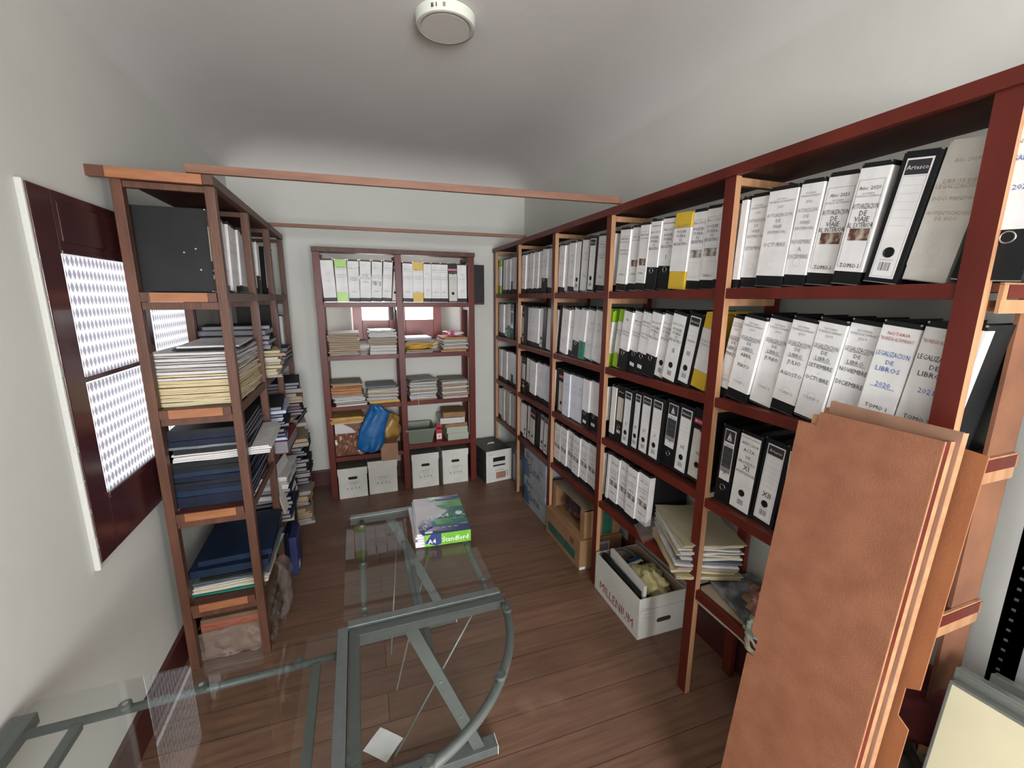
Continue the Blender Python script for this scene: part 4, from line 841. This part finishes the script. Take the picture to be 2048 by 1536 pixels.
# archive boxes on the floor
def archive(cx, cy, wd, dp, h, rz, lab, hole, loc=None):
    t = thing('archive_box', lab, 'archive box', (cx, cy, 0), R(rz), 'white archive boxes under the back unit')
    b = MB(); b.box(-wd/2+.004, wd/2-.004, -dp/2+.004, dp/2-.004, .001, h-.004, white_card, .002)
    M0 = Matrix.Translation((0, -dp/2+.004, 0)); frame(b, -.062, .062, h*.27, h*.52, .0012, grey_ink, -dp/2+.0028)
    b.text('CAJA ARCHIVO', 0, h*.49, .0075, ink, -dp/2+.0028, .11)
    for q in range(3): b.text(('REGISTRO NOTARIAL', 'AÑO      TOMO', 'CONTENIDO')[q], 0, h*(.45-.035*q), .005, grey_ink, -dp/2+.0028, .105)
    for q in (-.045, -.012, .02, .046): b.box(q-.006, q+.006, -dp/2+.0030, -dp/2+.0033, h*.30, h*.345, grey_ink)
    b.build('body', t)
    b = MB(); lh = .062; b.box(-wd/2, wd/2, -dp/2, dp/2, h-.003, h, dust_top)
    b.box(-wd/2, wd/2, -dp/2, -dp/2+.003, h-lh, h-.003, white_card); b.box(-wd/2, wd/2, dp/2-.003, dp/2, h-lh, h-.003, white_card); b.box(-wd/2, -wd/2+.003, -dp/2+.003, dp/2-.003, h-lh, h-.003, white_card); b.box(wd/2-.003, wd/2, -dp/2+.003, dp/2-.003, h-lh, h-.003, white_card)
    b.build('lid', t)
    b = MB(); M = Matrix.Translation((0, -dp/2+.0025, h*.66))
    pts = [(-.025+.012*math.cos(a), .012*math.sin(a)) for a in [math.pi*(.5+k/8) for k in range(9)]] + [(.025+.012*math.cos(a), .012*math.sin(a)) for a in [math.pi*(-.5+k/8) for k in range(9)]]
    b.prism(pts, 0, .0014, 1, nearblack if hole else white_card, M)
    if not hole: frame(b, -.036, .036, -.011, .011, .001, grey_ink, -.0004) if 0 else None
    for k in range(len(pts)):
        a, c = pts[k], pts[(k+1) % len(pts)]
    b.tube([(p_[0], -.0003, p_[1]) for p_ in pts], .0009, grey_ink, 5, True) if 0 else None
    b.build('hand_hole', t); return t
archive(-.110, 3.755, .232, .33, .268, 0, 'white archive box with dark hand hole, leftmost under back unit', True)
archive(.132, 3.765, .240, .33, .300, 0, 'white archive box under the brown flap, left of centre post', False)
archive(.490, 3.765, .238, .33, .318, 1, 'white archive box right of the back unit centre post', True)
archive(.760, 3.765, .238, .33, .325, 0, 'white archive box nearest the right post of back unit', True)
# black binder jutting out beside the back unit
b = MB(); b.box(-.04, .075, 0, .20, 0, .315, blackc, .002); o = b.build('binder_case'); o.location = (.998, 3.70, BZ[0]-.0); tag(o, 'flat black file case jutting out right of the back unit top', 'file case')
o.location = (.985, 3.665, 1.613)
b = MB(); b.box(.90, 1.07, 3.70, 3.86, 1.594, 1.6115, redwood); o = b.build('bracket_board'); o.location = (0, 0, 0); tag(o, 'short board carrying the black case beside the back unit', 'board')
# printer carton
t = thing('printer_carton', 'black and white printer carton on the floor beside back unit', 'carton', (1.118, 3.69, 0), R(8))
sx, sy, h = .258, .36, .302
b = MB(); b.box(-sx/2, sx/2, -sy/2, sy/2, .001, h, mat('black glossy carton', '2c2c2b', .45, '363634', 8), .002); b.box(-sx/2+.001, sx/2-.001, -sy/2-.0012, -sy/2, .002, h-.001, white_card)
b.text('Canon', -.085, h-.032, .013, red_ink, -sy/2-.0018, .06); b.text('Cartridge Toner', .06, h-.020, .006, grey_ink, -sy/2-.0018, .10)
b.text('imageRUNNER', .005, h*.37, .010, ink, -sy/2-.0018, .13); b.text('Multifunction', .005, h*.42, .005, grey_ink, -sy/2-.0018); b.box(-.03, .068, -sy/2-.0018, -sy/2-.001, .03, .092, card_l)
b.box(-.06, .062, -sy/2-.0018, -sy/2-.001, h*.50, h*.78, nearblack, 0); b.box(-.059, .061, -sy/2-.0024, -sy/2-.0018, h*.55, h*.65, whitep)
for q in range(4): b.box(-.105, -.045, -sy/2-.0018, -sy/2-.001, .03+q*.018, .031+q*.018, grey_ink)
for q in range(3): b.box(.082, .09, -sy/2-.0018, -sy/2-.001, .045+q*.02, .055+q*.02, ink)
b.box(-sx/2-.0012, -sx/2-.0002, -.06, -.01, .16, .18, nearblack); b.build('body', t)
b = MB(); b.tube([(-.03, 0, h), (-.028, .0, h+.012), (.028, 0, h+.012), (.03, 0, h)], .006, white_pl, 10); b.build('carry_handle', t)
carton('carton', 'plain grey carton on the floor behind the printer carton', 'box', (1.375, 3.56), .19, .44, .255, grey_ctn)
# atlas cartons
def atlas(z, h, lab):
    t = thing('carton', lab, 'carton', (1.36, 2.862, z)); x = -.138; b = MB(); b.box(x, .138, -.208, .208, .001, h-.07, grey_ctn, .002)
    Mx = Matrix.Translation((x, 0, 0)) @ Rz(-90)
    b.prism([(-.208, .012), (-.10, .012), (-.15, h-.075), (-.208, h-.075)], -.0012, -.0002, 1, blue_pr, Mx)
    b.cyl((-.09, -.0016, h*.42), .042, .001, 1, grey_ctn, 26, M=Mx); b.ring((-.09, -.0022, h*.42), .030, .038, 1, .001, ink, 26, Mx); b.text('A', -.09, h*.42, .036, ink, -.0024, None, Mx)
    b.text('ATLAS', .03, h*.40, .045, ink, -.0016, .14, Mx); b.text('PAPEL BOND', .12, h*.60, .012, blue_pr, -.0016, .10, Mx)
    b.build('body', t); b = MB(); b.box(x-.004, .142, -.212, .212, h-.072, h, grey_ctn, .002)
    b.ring((-.14, -.0055, h-.036), .017, .023, 1, .001, ink, 22, Mx); b.text('A', -.14, h-.036, .02, ink, -.0055, None, Mx); b.text('ATLAS', -.07, h-.038, .026, ink, -.0055, .085, Mx); b.text('500 HOJAS', .12, h-.034, .009, blue_pr, -.0055, .08, Mx); b.text('A4', .03, h-.034, .010, blue_pr, -.0055, .08, Mx)
    b.build('lid', t)
atlas(0, .232, 'grey and blue paper carton on the floor, lower of two')
atlas(.233, .232, 'grey and blue paper carton stacked on its twin below')
# brown cartons in the middle bay
def dr(t):
    b = MB(); Mx = Matrix.Translation((-.15, 0, 0)) @ Rz(-90)
    b.box(-.21, .19, -.0012, -.0002, .035, .098, green_pr, 0, Mx); b.text('LUST', -.01, .066, .042, mat('brown carton lettering', '7c6a4c', .7), -.0018, .36, Mx)
    for q in range(3): b.box(.12, .17, -.0012, -.0002, .128+q*.014, .134+q*.014, ink, 0, Mx)
    b.box(-.04, .06, -.2512, -.2502, .03, .165, paper); barcode(b, -.03, .05, .04, .15, -.2516); b.box(-.149, -.11, -.2514, -.2502, .002, .02, paper)
    b.build('print', t)
carton('carton', 'large brown carton with dark green printed band, middle bay floor', 'carton', (1.352, 2.343), .300, .50, .196, card, 0, 0, dr)
t = thing('open_carton', 'brown carton with a cut-open side lying on the green-banded carton', 'carton', (1.365, 2.335, .198)); b = MB(); x0, x1, ya, yb, h = -.13, .13, -.225, .225, .19
b.box(x0, x1, ya, yb, 0, .004, card); b.box(x1-.004, x1, ya, yb, .004, h, card); b.box(x0, x1-.004, ya, ya+.004, .004, h-.012, card); b.box(x0, x1-.004, yb-.004, yb, .004, h, card)
b.box(x0-.002, x1, ya-.004, yb, h, h+.004, mat('dusty cardboard top', '857565', .85, '6f5f4c', 6), 0, Matrix.Rotation(R(0), 4, 'Y')); b.box(x0, x0+.004, ya+.004, ya+.05, .004, h, card); b.box(x0, x0+.004, yb-.05, yb-.004, .004, h, card); b.box(x0, x0+.004, ya+.05, yb-.05, .004, .02, card)
b.box(.0, .07, ya-.0006, ya, .004, h-.012, green_pr); b.build('body', t)
b = MB(); cm = mat('dark multicoloured bundle', '2a1d28', .6, '7a3f3c', 22, lo=.5, hi=.7)
blobmesh(b, (1.365, 2.335, .29), (.105, .165, .082), cm, 5, .25); o = b.build('cloth_bundle'); tag(o, 'dark multicoloured bundle seen through the cut side of carton', 'cloth bundle')
# ------------------------------------------------------------------ glass desks
GZ = .662
t = thing('glass_desk', 'grey-green steel desk with clear glass top carrying the paper ream', 'desk', (.16, 1.58, 0))
do = Vector((.16, 1.58, 0))
def dl(): return LB(do)
b = dl(); b.box(-.097, .401, 1.262, 1.925, GZ, GZ+.006, glass, 0); b.build('glass_top', t)
b = dl(); b.box(-.083, .405, 1.232, 1.260, GZ-.028, GZ+.008, desk_m, .002); b.build('top_bar', t)
b = dl(); b.box(-.083, .405, 1.928, 1.956, GZ-.028, GZ+.008, desk_m, .002); b.build('top_bar', t)
for x in (-.034, .372):
    b = dl(); b.tube([(x, 1.262, GZ-.018), (x, 1.926, GZ-.018)], .0095, desk_m, 14); b.build('side_rail', t)
    for y in ((1.31, 1.56, 1.85) if x < 0 else (1.325, 1.60, 1.87)):
        b = dl(); b.cyl((x, y, GZ-.010), .015, .0095, 2, desk_m, 20); b.cyl((x, y, GZ-.0095), .007, .0098, 2, steel, 16); b.build('glass_pad', t)
for y, xa, xb in ((1.246, .092, .328), (1.942, .092, .345)):
    b = dl(); dx = xb-xa; dz = -.60; L_ = math.hypot(dx, dz); M = Matrix.Translation((xa, y, GZ-.028)) @ Matrix.Rotation(math.atan2(dx, -dz)*-1, 4, 'Y')
    b.box(-.021, .021, -.010, .010, -L_, .012, desk_m, .002, M); 
    for q in (.28, .46): b.cyl((0, -.0125, -q), .006, .003, 1, galv, 12, M=M)
    b.build('leg', t)
    b = dl(); b.box(-.085, .392, y-.026, y+.026, .004, .040, desk_m, .003); b.box(.392, .395, y-.026, y+.026, .003, .041, white_pl, .001); b.build('foot', t)
for x0_, x1_, z0_ in ((.145, .210, .50), (.185, .26, .36)):
    b = dl(); b.box(x0_-.010, x0_+.010, 1.258, 1.930, z0_-.012, z0_+.012, desk_m, .002); b.build('stretcher', t)
b = dl(); b.tube([(.343, 1.262, .634), (.033, 1.262, .10)], .0035, galv, 8); b.build('brace_rod', t)
b = dl(); b.tube([(.30, 1.90, .60), (.06, 1.52, .10)], .003, galv, 8); b.build('brace_rod', t)
b = dl(); b.tube([(.120, 1.90, .60), (.05, 1.62, .18)], .003, galv, 8); b.build('brace_rod', t)
# quarter-round corner piece
t = thing('corner_desk', 'quarter-round glass corner joining the two steel desks', 'desk', (.15, 1.0, 0)); do = Vector((.15, 1.0, 0))
ccx, ccy, rr = -.078, 1.228, .487
arc = [(ccx+rr*math.cos(a), ccy+rr*math.sin(a)) for a in [-math.pi/2*k/30 for k in range(31)]]
b = dl(); b.prism([(ccx, ccy)] + [(ccx+(rr+.012)*math.cos(-math.pi/2*k/30), ccy+(rr+.012)*math.sin(-math.pi/2*k/30)) for k in range(31)], GZ+.002, GZ+.007, 2, glass); b.build('glass_top', t)
b = dl(); b.box(ccx, ccx+rr, ccy-.030, ccy-.002, GZ-.030, GZ-.0, desk_m, .002); b.build('frame_bar', t)
b = dl(); b.box(ccx, ccx+.028, ccy-rr, ccy-.031, GZ-.030, GZ, desk_m, .002); b.build('frame_bar', t)
b = dl(); b.tube([(x, y, GZ-.020) for x, y in arc], .0125, desk_m, 14); b.build('curved_rail', t)
for a in (-8, -38, -70):
    x, y = ccx+rr*math.cos(R(a)), ccy+rr*math.sin(R(a)); b = dl(); b.cyl((x, y, GZ-.010), .015, .0115, 2, desk_m, 20); b.cyl((x, y, GZ-.0095), .007, .0118, 2, steel, 16); b.build('glass_pad', t)
x, y = ccx+.012, ccy-rr+.09; b = dl(); b.cyl((x, y, GZ), .015, .002, 2, desk_m, 20); b.build('glass_pad', t)
for k, (x, y) in enumerate(((ccx+.014, ccy-rr+.02),)):
    b = dl(); b.box(x-.014, x+.014, y-.014, y+.014, .002, GZ-.031, desk_m, .002); b.build('leg', t)
# left desk
t = thing('glass_desk', 'steel and glass desk wing along the left wall, lower left', 'desk', (-.44, .9, 0)); do = Vector((-.44, .9, 0))
b = dl(); b.box(-.810, -.112, .60, 1.232, GZ, GZ+.006, glass, 0); b.build('glass_top', t)
b = dl(); b.box(-.111, -.082, .58, 1.236, GZ-.028, GZ+.008, desk_m, .002); b.build('top_bar', t)
b = dl(); b.box(-.838, -.790, .58, 1.205, GZ-.032, GZ-.001, desk_m, .002); b.build('top_bar', t)
for y in (1.158, .66):
    b = dl(); b.tube([(-.795, y, GZ-.018), (-.112, y, GZ-.018)], .0105, desk_m, 14); b.build('side_rail', t)
    for x in (-.60, -.44, -.21):
        b = dl(); b.cyl((x, y, GZ-.010), .014, .0095, 2, desk_m, 18); b.cyl((x, y, GZ-.0095), .006, .0098, 2, steel, 14); b.build('glass_pad', t)
for x in (-.165, -.690):
    b = dl(); b.box(x-.011, x+.011, .672, 1.146, GZ-.030, GZ-.012, desk_m, .002); b.build('cross_bar', t)
for x, s in ((-.815, 1), (-.096, 1)):
    b = dl(); dy = -.42; dz = -.60; L_ = math.hypot(dy, dz); M = Matrix.Translation((x, 1.10, GZ-.033)) @ Matrix.Rotation(-math.atan2(-dy, -dz), 4, 'X')
    if x < -.5: b.box(-.010, .010, -.020, .020, -L_, .0, desk_m, .002, M); b.build('leg', t); b = dl()
    if x < -.5: b.box(x-.022, x+.022, .62, 1.19, .003, .036, desk_m, .003); b.build('foot', t)
# ream of paper --------------------------------------------------------
t = thing('paper_ream', 'torn-open ream of white paper in green and navy wrapper on glass', 'paper ream', (.292, 1.742, GZ+.0075), R(-4))
W, Dp, Hh = .215, .325, .052
rw = mat('ream paper', 'c4c2c6', .6, 'b8b6bb', 4, (2, 2, 200)); nv = mat('navy wrapper', '1f2a5c', .25, '243068', 10); gn = mat('bright green wrapper', '62a02c', .3, '578f26', 12, bump=.1, bscale=40); dk = mat('teal green wrapper', '1e5e5e', .25, '2f7a4a', 7, lo=.4, hi=.6); gr2 = mat('leafy green wrapper', '4f9a3c', .28, '2f6e3a', 16)
b = MB(); M0 = Matrix.Rotation(R(3), 4, 'Z')
for k in range(5): b.sheet(W-.004, Dp-.008, k*Hh*.2, Hh*.19, rw, 80+k, .0008, .002, 4, Matrix.Translation((-.006*(k % 2), .002*k, 0)))
b.sheet(W-.004, Dp-.02, 0, .024, rw, 91, .0006, .003, 4, Matrix.Translation((-.018, -.002, 0)) @ M0); b.build('paper_block', t)
b = MB(); z = Hh+.0004; x1, y0 = W/2+.001, -Dp/2-.002
def poly(pts, mt, zz): b.add([(p_[0], p_[1], zz+.0012*math.sin(i*2.1)) for i, p_ in enumerate(pts)], [list(range(len(pts)))], mt)
poly([(-.085, y0), (x1, y0), (x1, -.105), (-.09, -.108), (-.10, -.13)], nv, z)
poly([(-.085, y0+.02), (-.04, -.107), (-.045, -.03), (-.075, -.045), (-.10, -.10)], nv, z+.001)
poly([(-.045, -.107), (x1, -.105), (x1, -.03), (-.010, -.035), (-.055, -.06)], mat('blue green wrapper', '1f4f74', .25, '1e6a5c', 9), z)
poly([(-.010, -.035), (x1, -.03), (x1, .055), (.012, .045), (.040, .02)], dk, z)
poly([(.012, .045), (x1, .055), (x1, .125), (.0, .120), (-.01, .08)], gr2, z)
poly([(.0, .120), (x1, .125), (x1, Dp/2), (.01, Dp/2), (-.012, .14)], nv, z)
poly([(-.035, .125), (-.004, .135), (-.010, .162), (-.04, .158)], gn, z+.004)
b.box(x1-.001, x1, y0, Dp/2, .002, z, nv); b.box(-W/2+.03, x1, y0-.0006, y0, .002, z, gn)
b.prism([(-W/2+.03, .018), (-W/2+.075, .002), (-.012, .008), (-.012, z), (-W/2+.055, z)], y0-.0012, y0-.0006, 1, nv)
b.box(-.025, .045, -.092, -.050, z+.001, z+.0014, gr2)
def tt(s, cx, cy, h, m_, mw=None): b.text(s, cx, cy, h, m_, -z-.0030, mw, Matrix.Rotation(R(-90), 4, 'X') @ Matrix.Scale(1, 4))
TM = Matrix(((1, 0, 0, 0), (0, 0, 1, 0), (0, -1, 0, 0), (0, 0, 0, 1)))
b.text('A4', .010, -.026, .034, paper, -z-.003, .075, TM); b.text('500', .058, -.060, .008, paper, -z-.003, None, TM); b.text('HOJAS', .085, -.060, .006, paper, -z-.003, None, TM)
b.cyl((.082, -.012, z+.001), .015, .0006, 2, paper, 20); b.text('75', .082, -.012, .010, ink, -z-.0035, None, TM)
for q, x in enumerate((-.03, -.005, .02, .045)): b.box(x, x+.016, -.128, -.118, z+.001, z+.0014, grad_l)
b.text('Standford', 0, 0, .026, paper, -z-.0032, .11, Matrix.Translation((-.066, -.075, 0)) @ Matrix.Rotation(R(72), 4, 'Z') @ TM); b.box(-.075, -.045, -.155, -.14, z+.001, z+.0014, paper_b)
b.text('Standford', .045, Hh*.5, .022, paper, y0-.0022, .105); b.text('A4', -.050, Hh*.45, .020, paper, y0-.0022)
b.build('wrapper', t)
# paper on the floor
b = MB(); b.sheet(.098, .108, 0, .0006, paper, 5, .0012, .001, 4); o = b.build('paper_sheet'); o.location = (-.004, 1.400, .0018); o.rotation_euler = (0, 0, R(47)); tag(o, 'small square white paper lying on the floorboards under the desk', 'paper')
# ------------------------------------------------------------------ boards leaning on the right unit
v = (Vector((1.090, .775, 1.345)) - Vector((.925, .765, 0))).normalized(); u = Vector((0, -1, 0)); nrm = u.cross(v).normalized(); u = v.cross(nrm).normalized()
def board_M(o): return Matrix(((u.x, v.x, nrm.x, o[0]), (u.y, v.y, nrm.y, o[1]), (u.z, v.z, nrm.z, o[2]), (0, 0, 0, 1)))
def board(name, lab, M, outline, mt, strips, W_, L_, rails):
    t = thing(name, lab, 'board'); t.matrix_world = M
    b = MB(); b.prism(outline, -.004, 0, 2, mt); b.build('hardboard_face', t)
    b = MB()
    for (xa, xb, za, zb, m_) in strips: b.box(xa, xb, .004, L_, za, zb, m_)
    b.box(.03, .05, .01, L_-.01, -.036, -.0045, tan); b.build('edge_strip', t)
    return t
H1 = 1.385; W1 = .298
o0 = Vector((.925, .765, .0))
ou = [(0, .004), (W1, .004), (W1, H1), (.050, H1), (.048, H1-.035), (0, H1-.035), (0, .725), (.022, .715), (.022, .662), (0, .656)]
board('shelf_board', 'front brown hardboard shelf leaning against the right shelving', board_M(o0), ou, hardb, [(W1-.004, W1+.0005, -.021, -.0045, redwood), (W1-.004, W1+.0008, -.037, -.0215, tan), (W1-.001, W1+.0012, -.0045, -.0005, tan)], W1, H1, 1)
o1 = o0 - nrm*.040 - u*(-.0) + v*.0
ou2 = [(.045, .004), (W1+.008, .004), (W1+.008, H1+.022), (.045, H1+.030)]
board('shelf_board', 'second leaning board whose dusty top edge shows above the front one', board_M(o0 - nrm*.0385 + v*.0), ou2, mat('dusty hardboard edge', '8b6650', .7, '9a7660', 9), [(W1-.01, W1+.0075, -.022, -.0045, tan)], W1, H1+.02, 1)
ou3 = [(.09, .004), (.336, .004), (.336, .735), (.313, .750), (.313, .820), (.336, .835), (.336, H1-.018), (.09, H1+.005)]
board('shelf_board', 'orange-brown shelf board behind, notched on its right edge', board_M(o0 - nrm*.0765 + v*.0), ou3, hardb_o, [(.290, .300, -.018, -.0045, tan)], .32, H1-.05, 1)
# ------------------------------------------------------------------ grey metal shelves and rack upright at the right edge
tv = (Vector((1.228, .435, .80)) - Vector((1.00, .39, .0))).normalized()
for k in range(6):
    t = thing('metal_shelf', ['cream-faced grey metal shelf panel standing at lower right, front', 'second grey metal shelf of the leaning lower-right stack', 'third grey metal shelf of the leaning lower-right stack', 'fourth grey metal shelf of the leaning lower-right stack', 'fifth grey metal shelf of the leaning lower-right stack', 'rearmost grey metal shelf of the leaning lower-right stack'][k], 'metal shelf', group='grey metal shelf panels at the lower right')
    uu = Vector((0, -1, 0)); nn = uu.cross(tv).normalized(); uu = tv.cross(nn).normalized()
    oo = Vector((1.00, .395, .0)) - nn*(.034*k) + Vector((0, .012*(k % 2) - .004*k, 0))
    t.matrix_world = Matrix(((uu.x, tv.x, nn.x, oo.x), (uu.y, tv.y, nn.y, oo.y), (uu.z, tv.z, nn.z, oo.z), (0, 0, 0, 1)))
    Lh = .835 + .012*((k*2) % 3); b = MB(); b.box(.006, .72, .006, Lh-.006, -.003, 0, cream if k == 0 else galv); b.build('panel', t)
    b = MB(); b.box(0, .72, Lh-.006, Lh, -.031, 0, galv, .001); b.box(0, .006, .003, Lh-.006, -.031, 0, galv, .001); b.box(.006, .72, Lh-.014, Lh-.006, -.031, -.029, galv); b.box(.006, .72, .0, .006, -.031, 0, galv)
    for q in (.12, .30, .48): b.box(q, q+.02, Lh, Lh+.0004, -.020, -.013, nearblack)
    b.build('folded_rim', t)
t = thing('slotted_angle_post', 'black slotted-angle rack post standing against the right wall', 'rack post', (1.455, .462, 0))
b = MB(); zt = 2.2; x0, x1 = .0, .042
b.box(-.002, 0, -.014, 0, 0, zt, blackm); b.box(-.002, 0, -.048, -.022, 0, zt, blackm); b.box(0, .004, -.003, 0, 0, zt, blackm)
z = 0
while z < zt: b.box(-.002, 0, -.022, -.014, z, min(z+.020, zt), blackm); z += .028; b.build('angle', t)
b = MB(); b.box(.010, .014, -.075, -.006, 0, 2.2, mat('pale grey rack strip', '9a9d9c', .5)); b.build('wall_strip', t)
# ------------------------------------------------------------------ open white box with odds and ends
c0, c1, c2 = Vector((1.242, 1.928, 0)), Vector((1.205, 1.506, 0)), Vector((1.478, 1.500, 0))
t = thing('white_box', 'open white cardboard box on the floor filled with odds and ends', 'box', c1); ux = (c2-c1).normalized(); an = math.atan2(ux.y, ux.x); t.rotation_euler = (0, 0, an)
wx, wy, h = .272, .42, .225
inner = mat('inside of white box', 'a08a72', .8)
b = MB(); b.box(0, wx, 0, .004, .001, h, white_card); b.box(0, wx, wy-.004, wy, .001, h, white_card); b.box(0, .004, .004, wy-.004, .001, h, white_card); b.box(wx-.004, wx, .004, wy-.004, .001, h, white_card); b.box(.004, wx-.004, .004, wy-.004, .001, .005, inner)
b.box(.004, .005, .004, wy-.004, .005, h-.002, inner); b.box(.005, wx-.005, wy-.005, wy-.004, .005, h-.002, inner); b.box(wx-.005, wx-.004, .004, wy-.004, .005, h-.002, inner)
Mx = Matrix.Translation((0, wy, 0)) @ Rz(-90); b.text('MILLENIUM', wy*.52, .062, .052, mat('dark red carton print', '8a2f3c', .6), -.001, .32, Mx)
b.box(.004, wx-.0, -.0012, -.0002, .158, .1592, grey_ink); b.text('Código', .04, .170, .012, grey_ink, -.001, .09); b.text('CAJA MILLENIUM', .06, .138, .006, grey_ink, -.001); b.text('MEDIDA 40 x 28', .06, .118, .006, grey_ink, -.001); b.box(.002, .003, -.0012, 0, .004, .15, grey_ink); b.build('body', t)
b = MB(); pts = [(.150+.03+.012*math.cos(a), .085+.012*math.sin(a)) for a in [math.pi*(-.5+k/8) for k in range(9)]] + [(.150-.03+.012*math.cos(a), .085+.012*math.sin(a)) for a in [math.pi*(.5+k/8) for k in range(9)]]
b.prism(pts, -.0014, -.0002, 1, mat('dark hand hole', '3a2a1c', .9)); b.build('hand_hole', t)
MT = Matrix.Translation(c1) @ Matrix.Rotation(an, 4, 'Z')
def inbox(name, lab, cat, b, M): o = b.build(name); o.matrix_world = MT @ M; return tag(o, lab, cat)
b = MB(); b.box(0, .018, 0, .335, 0, .27, white_card, .002); inbox('white_folder', 'white folder edge standing in the open white box', 'folder', b, Matrix.Translation((.034, .02, .008)) @ Rz(-3))
b = MB(); b.box(0, .022, 0, .35, 0, .235, blackc, .002); inbox('black_folder', 'black folder standing against the left side of the open white box', 'folder', b, Matrix.Translation((.008, .03, .007)) @ Rz(-1))
b = MB(); cl = mat('cream cotton cloth', 'd8cb97', .9, 'cdbf8a', 9, bump=.4, bscale=18); blobmesh(b, (0, 0, 0), (.085, .095, .065), cl, 11, .5, 40, 26, 2.2)
inbox('cream_cloth', 'crumpled cream cloth in the open white box', 'cloth', b, Matrix.Translation((.160, .155, .190)))
b = MB(); 
for k in range(5): b.tube([(.075*math.cos(a)*(1-.04*k), .075*math.sin(a)*(1-.04*k), .006*k+.004*math.sin(3*a+k)) for a in [2*math.pi*i/30 for i in range(30)]], .0055, mat('grey cable sheath', '4e4f4b', .5), 8, True)
inbox('cable_coil', 'coil of grey cable at the back of the white box', 'cable', b, Matrix.Translation((.12, .32, .21)) @ Matrix.Rotation(R(20), 4, 'X'))
b = MB(); b.box(0, .13, 0, .02, 0, .012, white_pl, .003); b.box(.06, .15, .03, .05, -.01, .01, mat('blue plastic strip', '2a4a7a', .4), .003); inbox('plastic_ruler', 'white plastic strip lying in the open white box', 'ruler', b, Matrix.Translation((.075, .235, .222)) @ Rz(10))
b = MB(); blobmesh(b, (0, 0, 0), (.055, .10, .05), blackg, 21, .5, 26, 18, 2); inbox('black_bag', 'black plastic bag at the right side of the white box', 'bag', b, Matrix.Translation((.205, .24, .17)))
b = MB(); b.box(0, .16, 0, .17, 0, .16, mat('dark contents box', '3c3530', .8), .004); inbox('small_carton', 'small dark carton at the bottom of the open white box', 'box', b, Matrix.Translation((.065, .19, .007)))
# papers on the low shelves -------------------------------------------------
zz = shelf_z(3, 3)
it = [(creamp, .016, 1.02, 1.0), (folder_m, .014), (greyp, .012, .98, 1), (whitep, .012), (slate, .006), (whitep, .012), (creamp, .010), (whitep, .010), (whitep, .008, .96, .98), (creamp, .010, .97, 1)]
z = pile('folder', 'paper-filled folder in the spilling pile on the lowest right shelf', 'folder', 'folders in the spilling pile, lowest right shelf', (1.348, 1.352), zz+.001, it, .25, .34, -22, 5, .012, 71, .004)
b = MB(); b.sheet(.25, .345, 0, .003, mat('beige folder cover', 'b0a68c', .7, 'a59a80', 6), 77, .003, .003, 6); o = b.build('folder'); o.location = (1.352, 1.345, z+.003); o.rotation_euler = (0, 0, R(-19)); tag(o, 'plain beige folder cover topping the spilling pile', 'folder')
b = MB(); vs = []; fs = []
for i in range(15):
    for j in range(13): q = Vector((i/14*.20, j/12*.17, 0)); vs.append((q.x, q.y, .012*noise.noise(q*24)+.006*noise.noise(q*60)))
for i in range(14):
    for j in range(12): fs.append((i*13+j, (i+1)*13+j, (i+1)*13+j+1, i*13+j+1))
b.add(vs, fs, film, True); o = b.build('plastic_sleeve'); o.location = (1.165, 1.46, zz+.022); o.rotation_euler = (R(0), R(-38), R(-22)); tag(o, 'clear crinkled plastic sleeve hanging from the spilling folder pile', 'plastic sleeve')
mg = mat('grey marbled magazine cover', '4c4f52', .5, '8a8d90', 18, lo=.42, hi=.6)
b = MB(); b.sheet(.20, .27, 0, .012, mg, 81, .002, .002, 5); o = b.build('magazine'); o.location = (1.365, 1.065, .5165); o.rotation_euler = (0, 0, R(-15)); tag(o, 'grey marbled magazine on the low board of nearest bay', 'magazine')
b = MB(); blobmesh(b, (0, 0, .045), (.05, .06, .05), mat('pink brown dried flowers', '7a3c48', .7, 'a08060', 30, bump=.6, bscale=60), 31, .7, 26, 18, 3, flat=.1); o = b.build('flower_bundle'); o.location = (1.315, .955, .531); tag(o, 'pink-brown dried flower bundle behind the leaning boards', 'flowers')
b = MB(); blobmesh(b, (0, 0, 0), (.035, .05, .06), mat('pale teal crinkled plastic', '8fa59c', .3, 'b8b49a', 18, bump=.6, bscale=40), 33, .5, 24, 16, 2.5); o = b.build('crinkled_bag'); o.location = (1.255, .925, .49); tag(o, 'pale teal crinkled bag hanging over the low board edge', 'bag')
b = MB(); b.cyl((0, 0, 0), .035, .03, 2, mat('brown wooden bowl', '7c4a2c', .5), 24, .045); o = b.build('wooden_bowl'); o.location = (1.30, .885, .5165); tag(o, 'small brown wooden bowl beside the dried flowers', 'bowl')
# junk behind the boards at the right
for k, (c, r_, mt, sd, lab, nm) in enumerate((((1.33, .60, .13), (.15, .16, .13), mat('dark plastic bag', '1d1e20', .3, '2a2b2d', 8, bump=.5, bscale=14), 41, 'dark plastic bag heaped on the floor behind the leaning boards', 'plastic_bag'),
        ((1.30, .56, .38), (.13, .13, .12), mat('dirty grey cloth', '55504e', .85, '6a6359', 8, bump=.4, bscale=20), 43, 'dirty grey cloth bundle on the dark bag by the boards', 'cloth_bundle'),
        ((1.37, .60, .58), (.13, .13, .075), mat('dark red woven cloth', '4a1420', .8, '6e2a22', 9, bump=.3, bscale=40), 45, 'dark red cloth on the heap beside the rack post', 'red_cloth'))):
    b = MB(); blobmesh(b, (0, 0, 0), r_, mt, sd, .4, 34, 24, 2, flat=.02 if k == 0 else 0); o = b.build(nm); o.location = c; tag(o, lab, 'cloth' if k else 'bag')
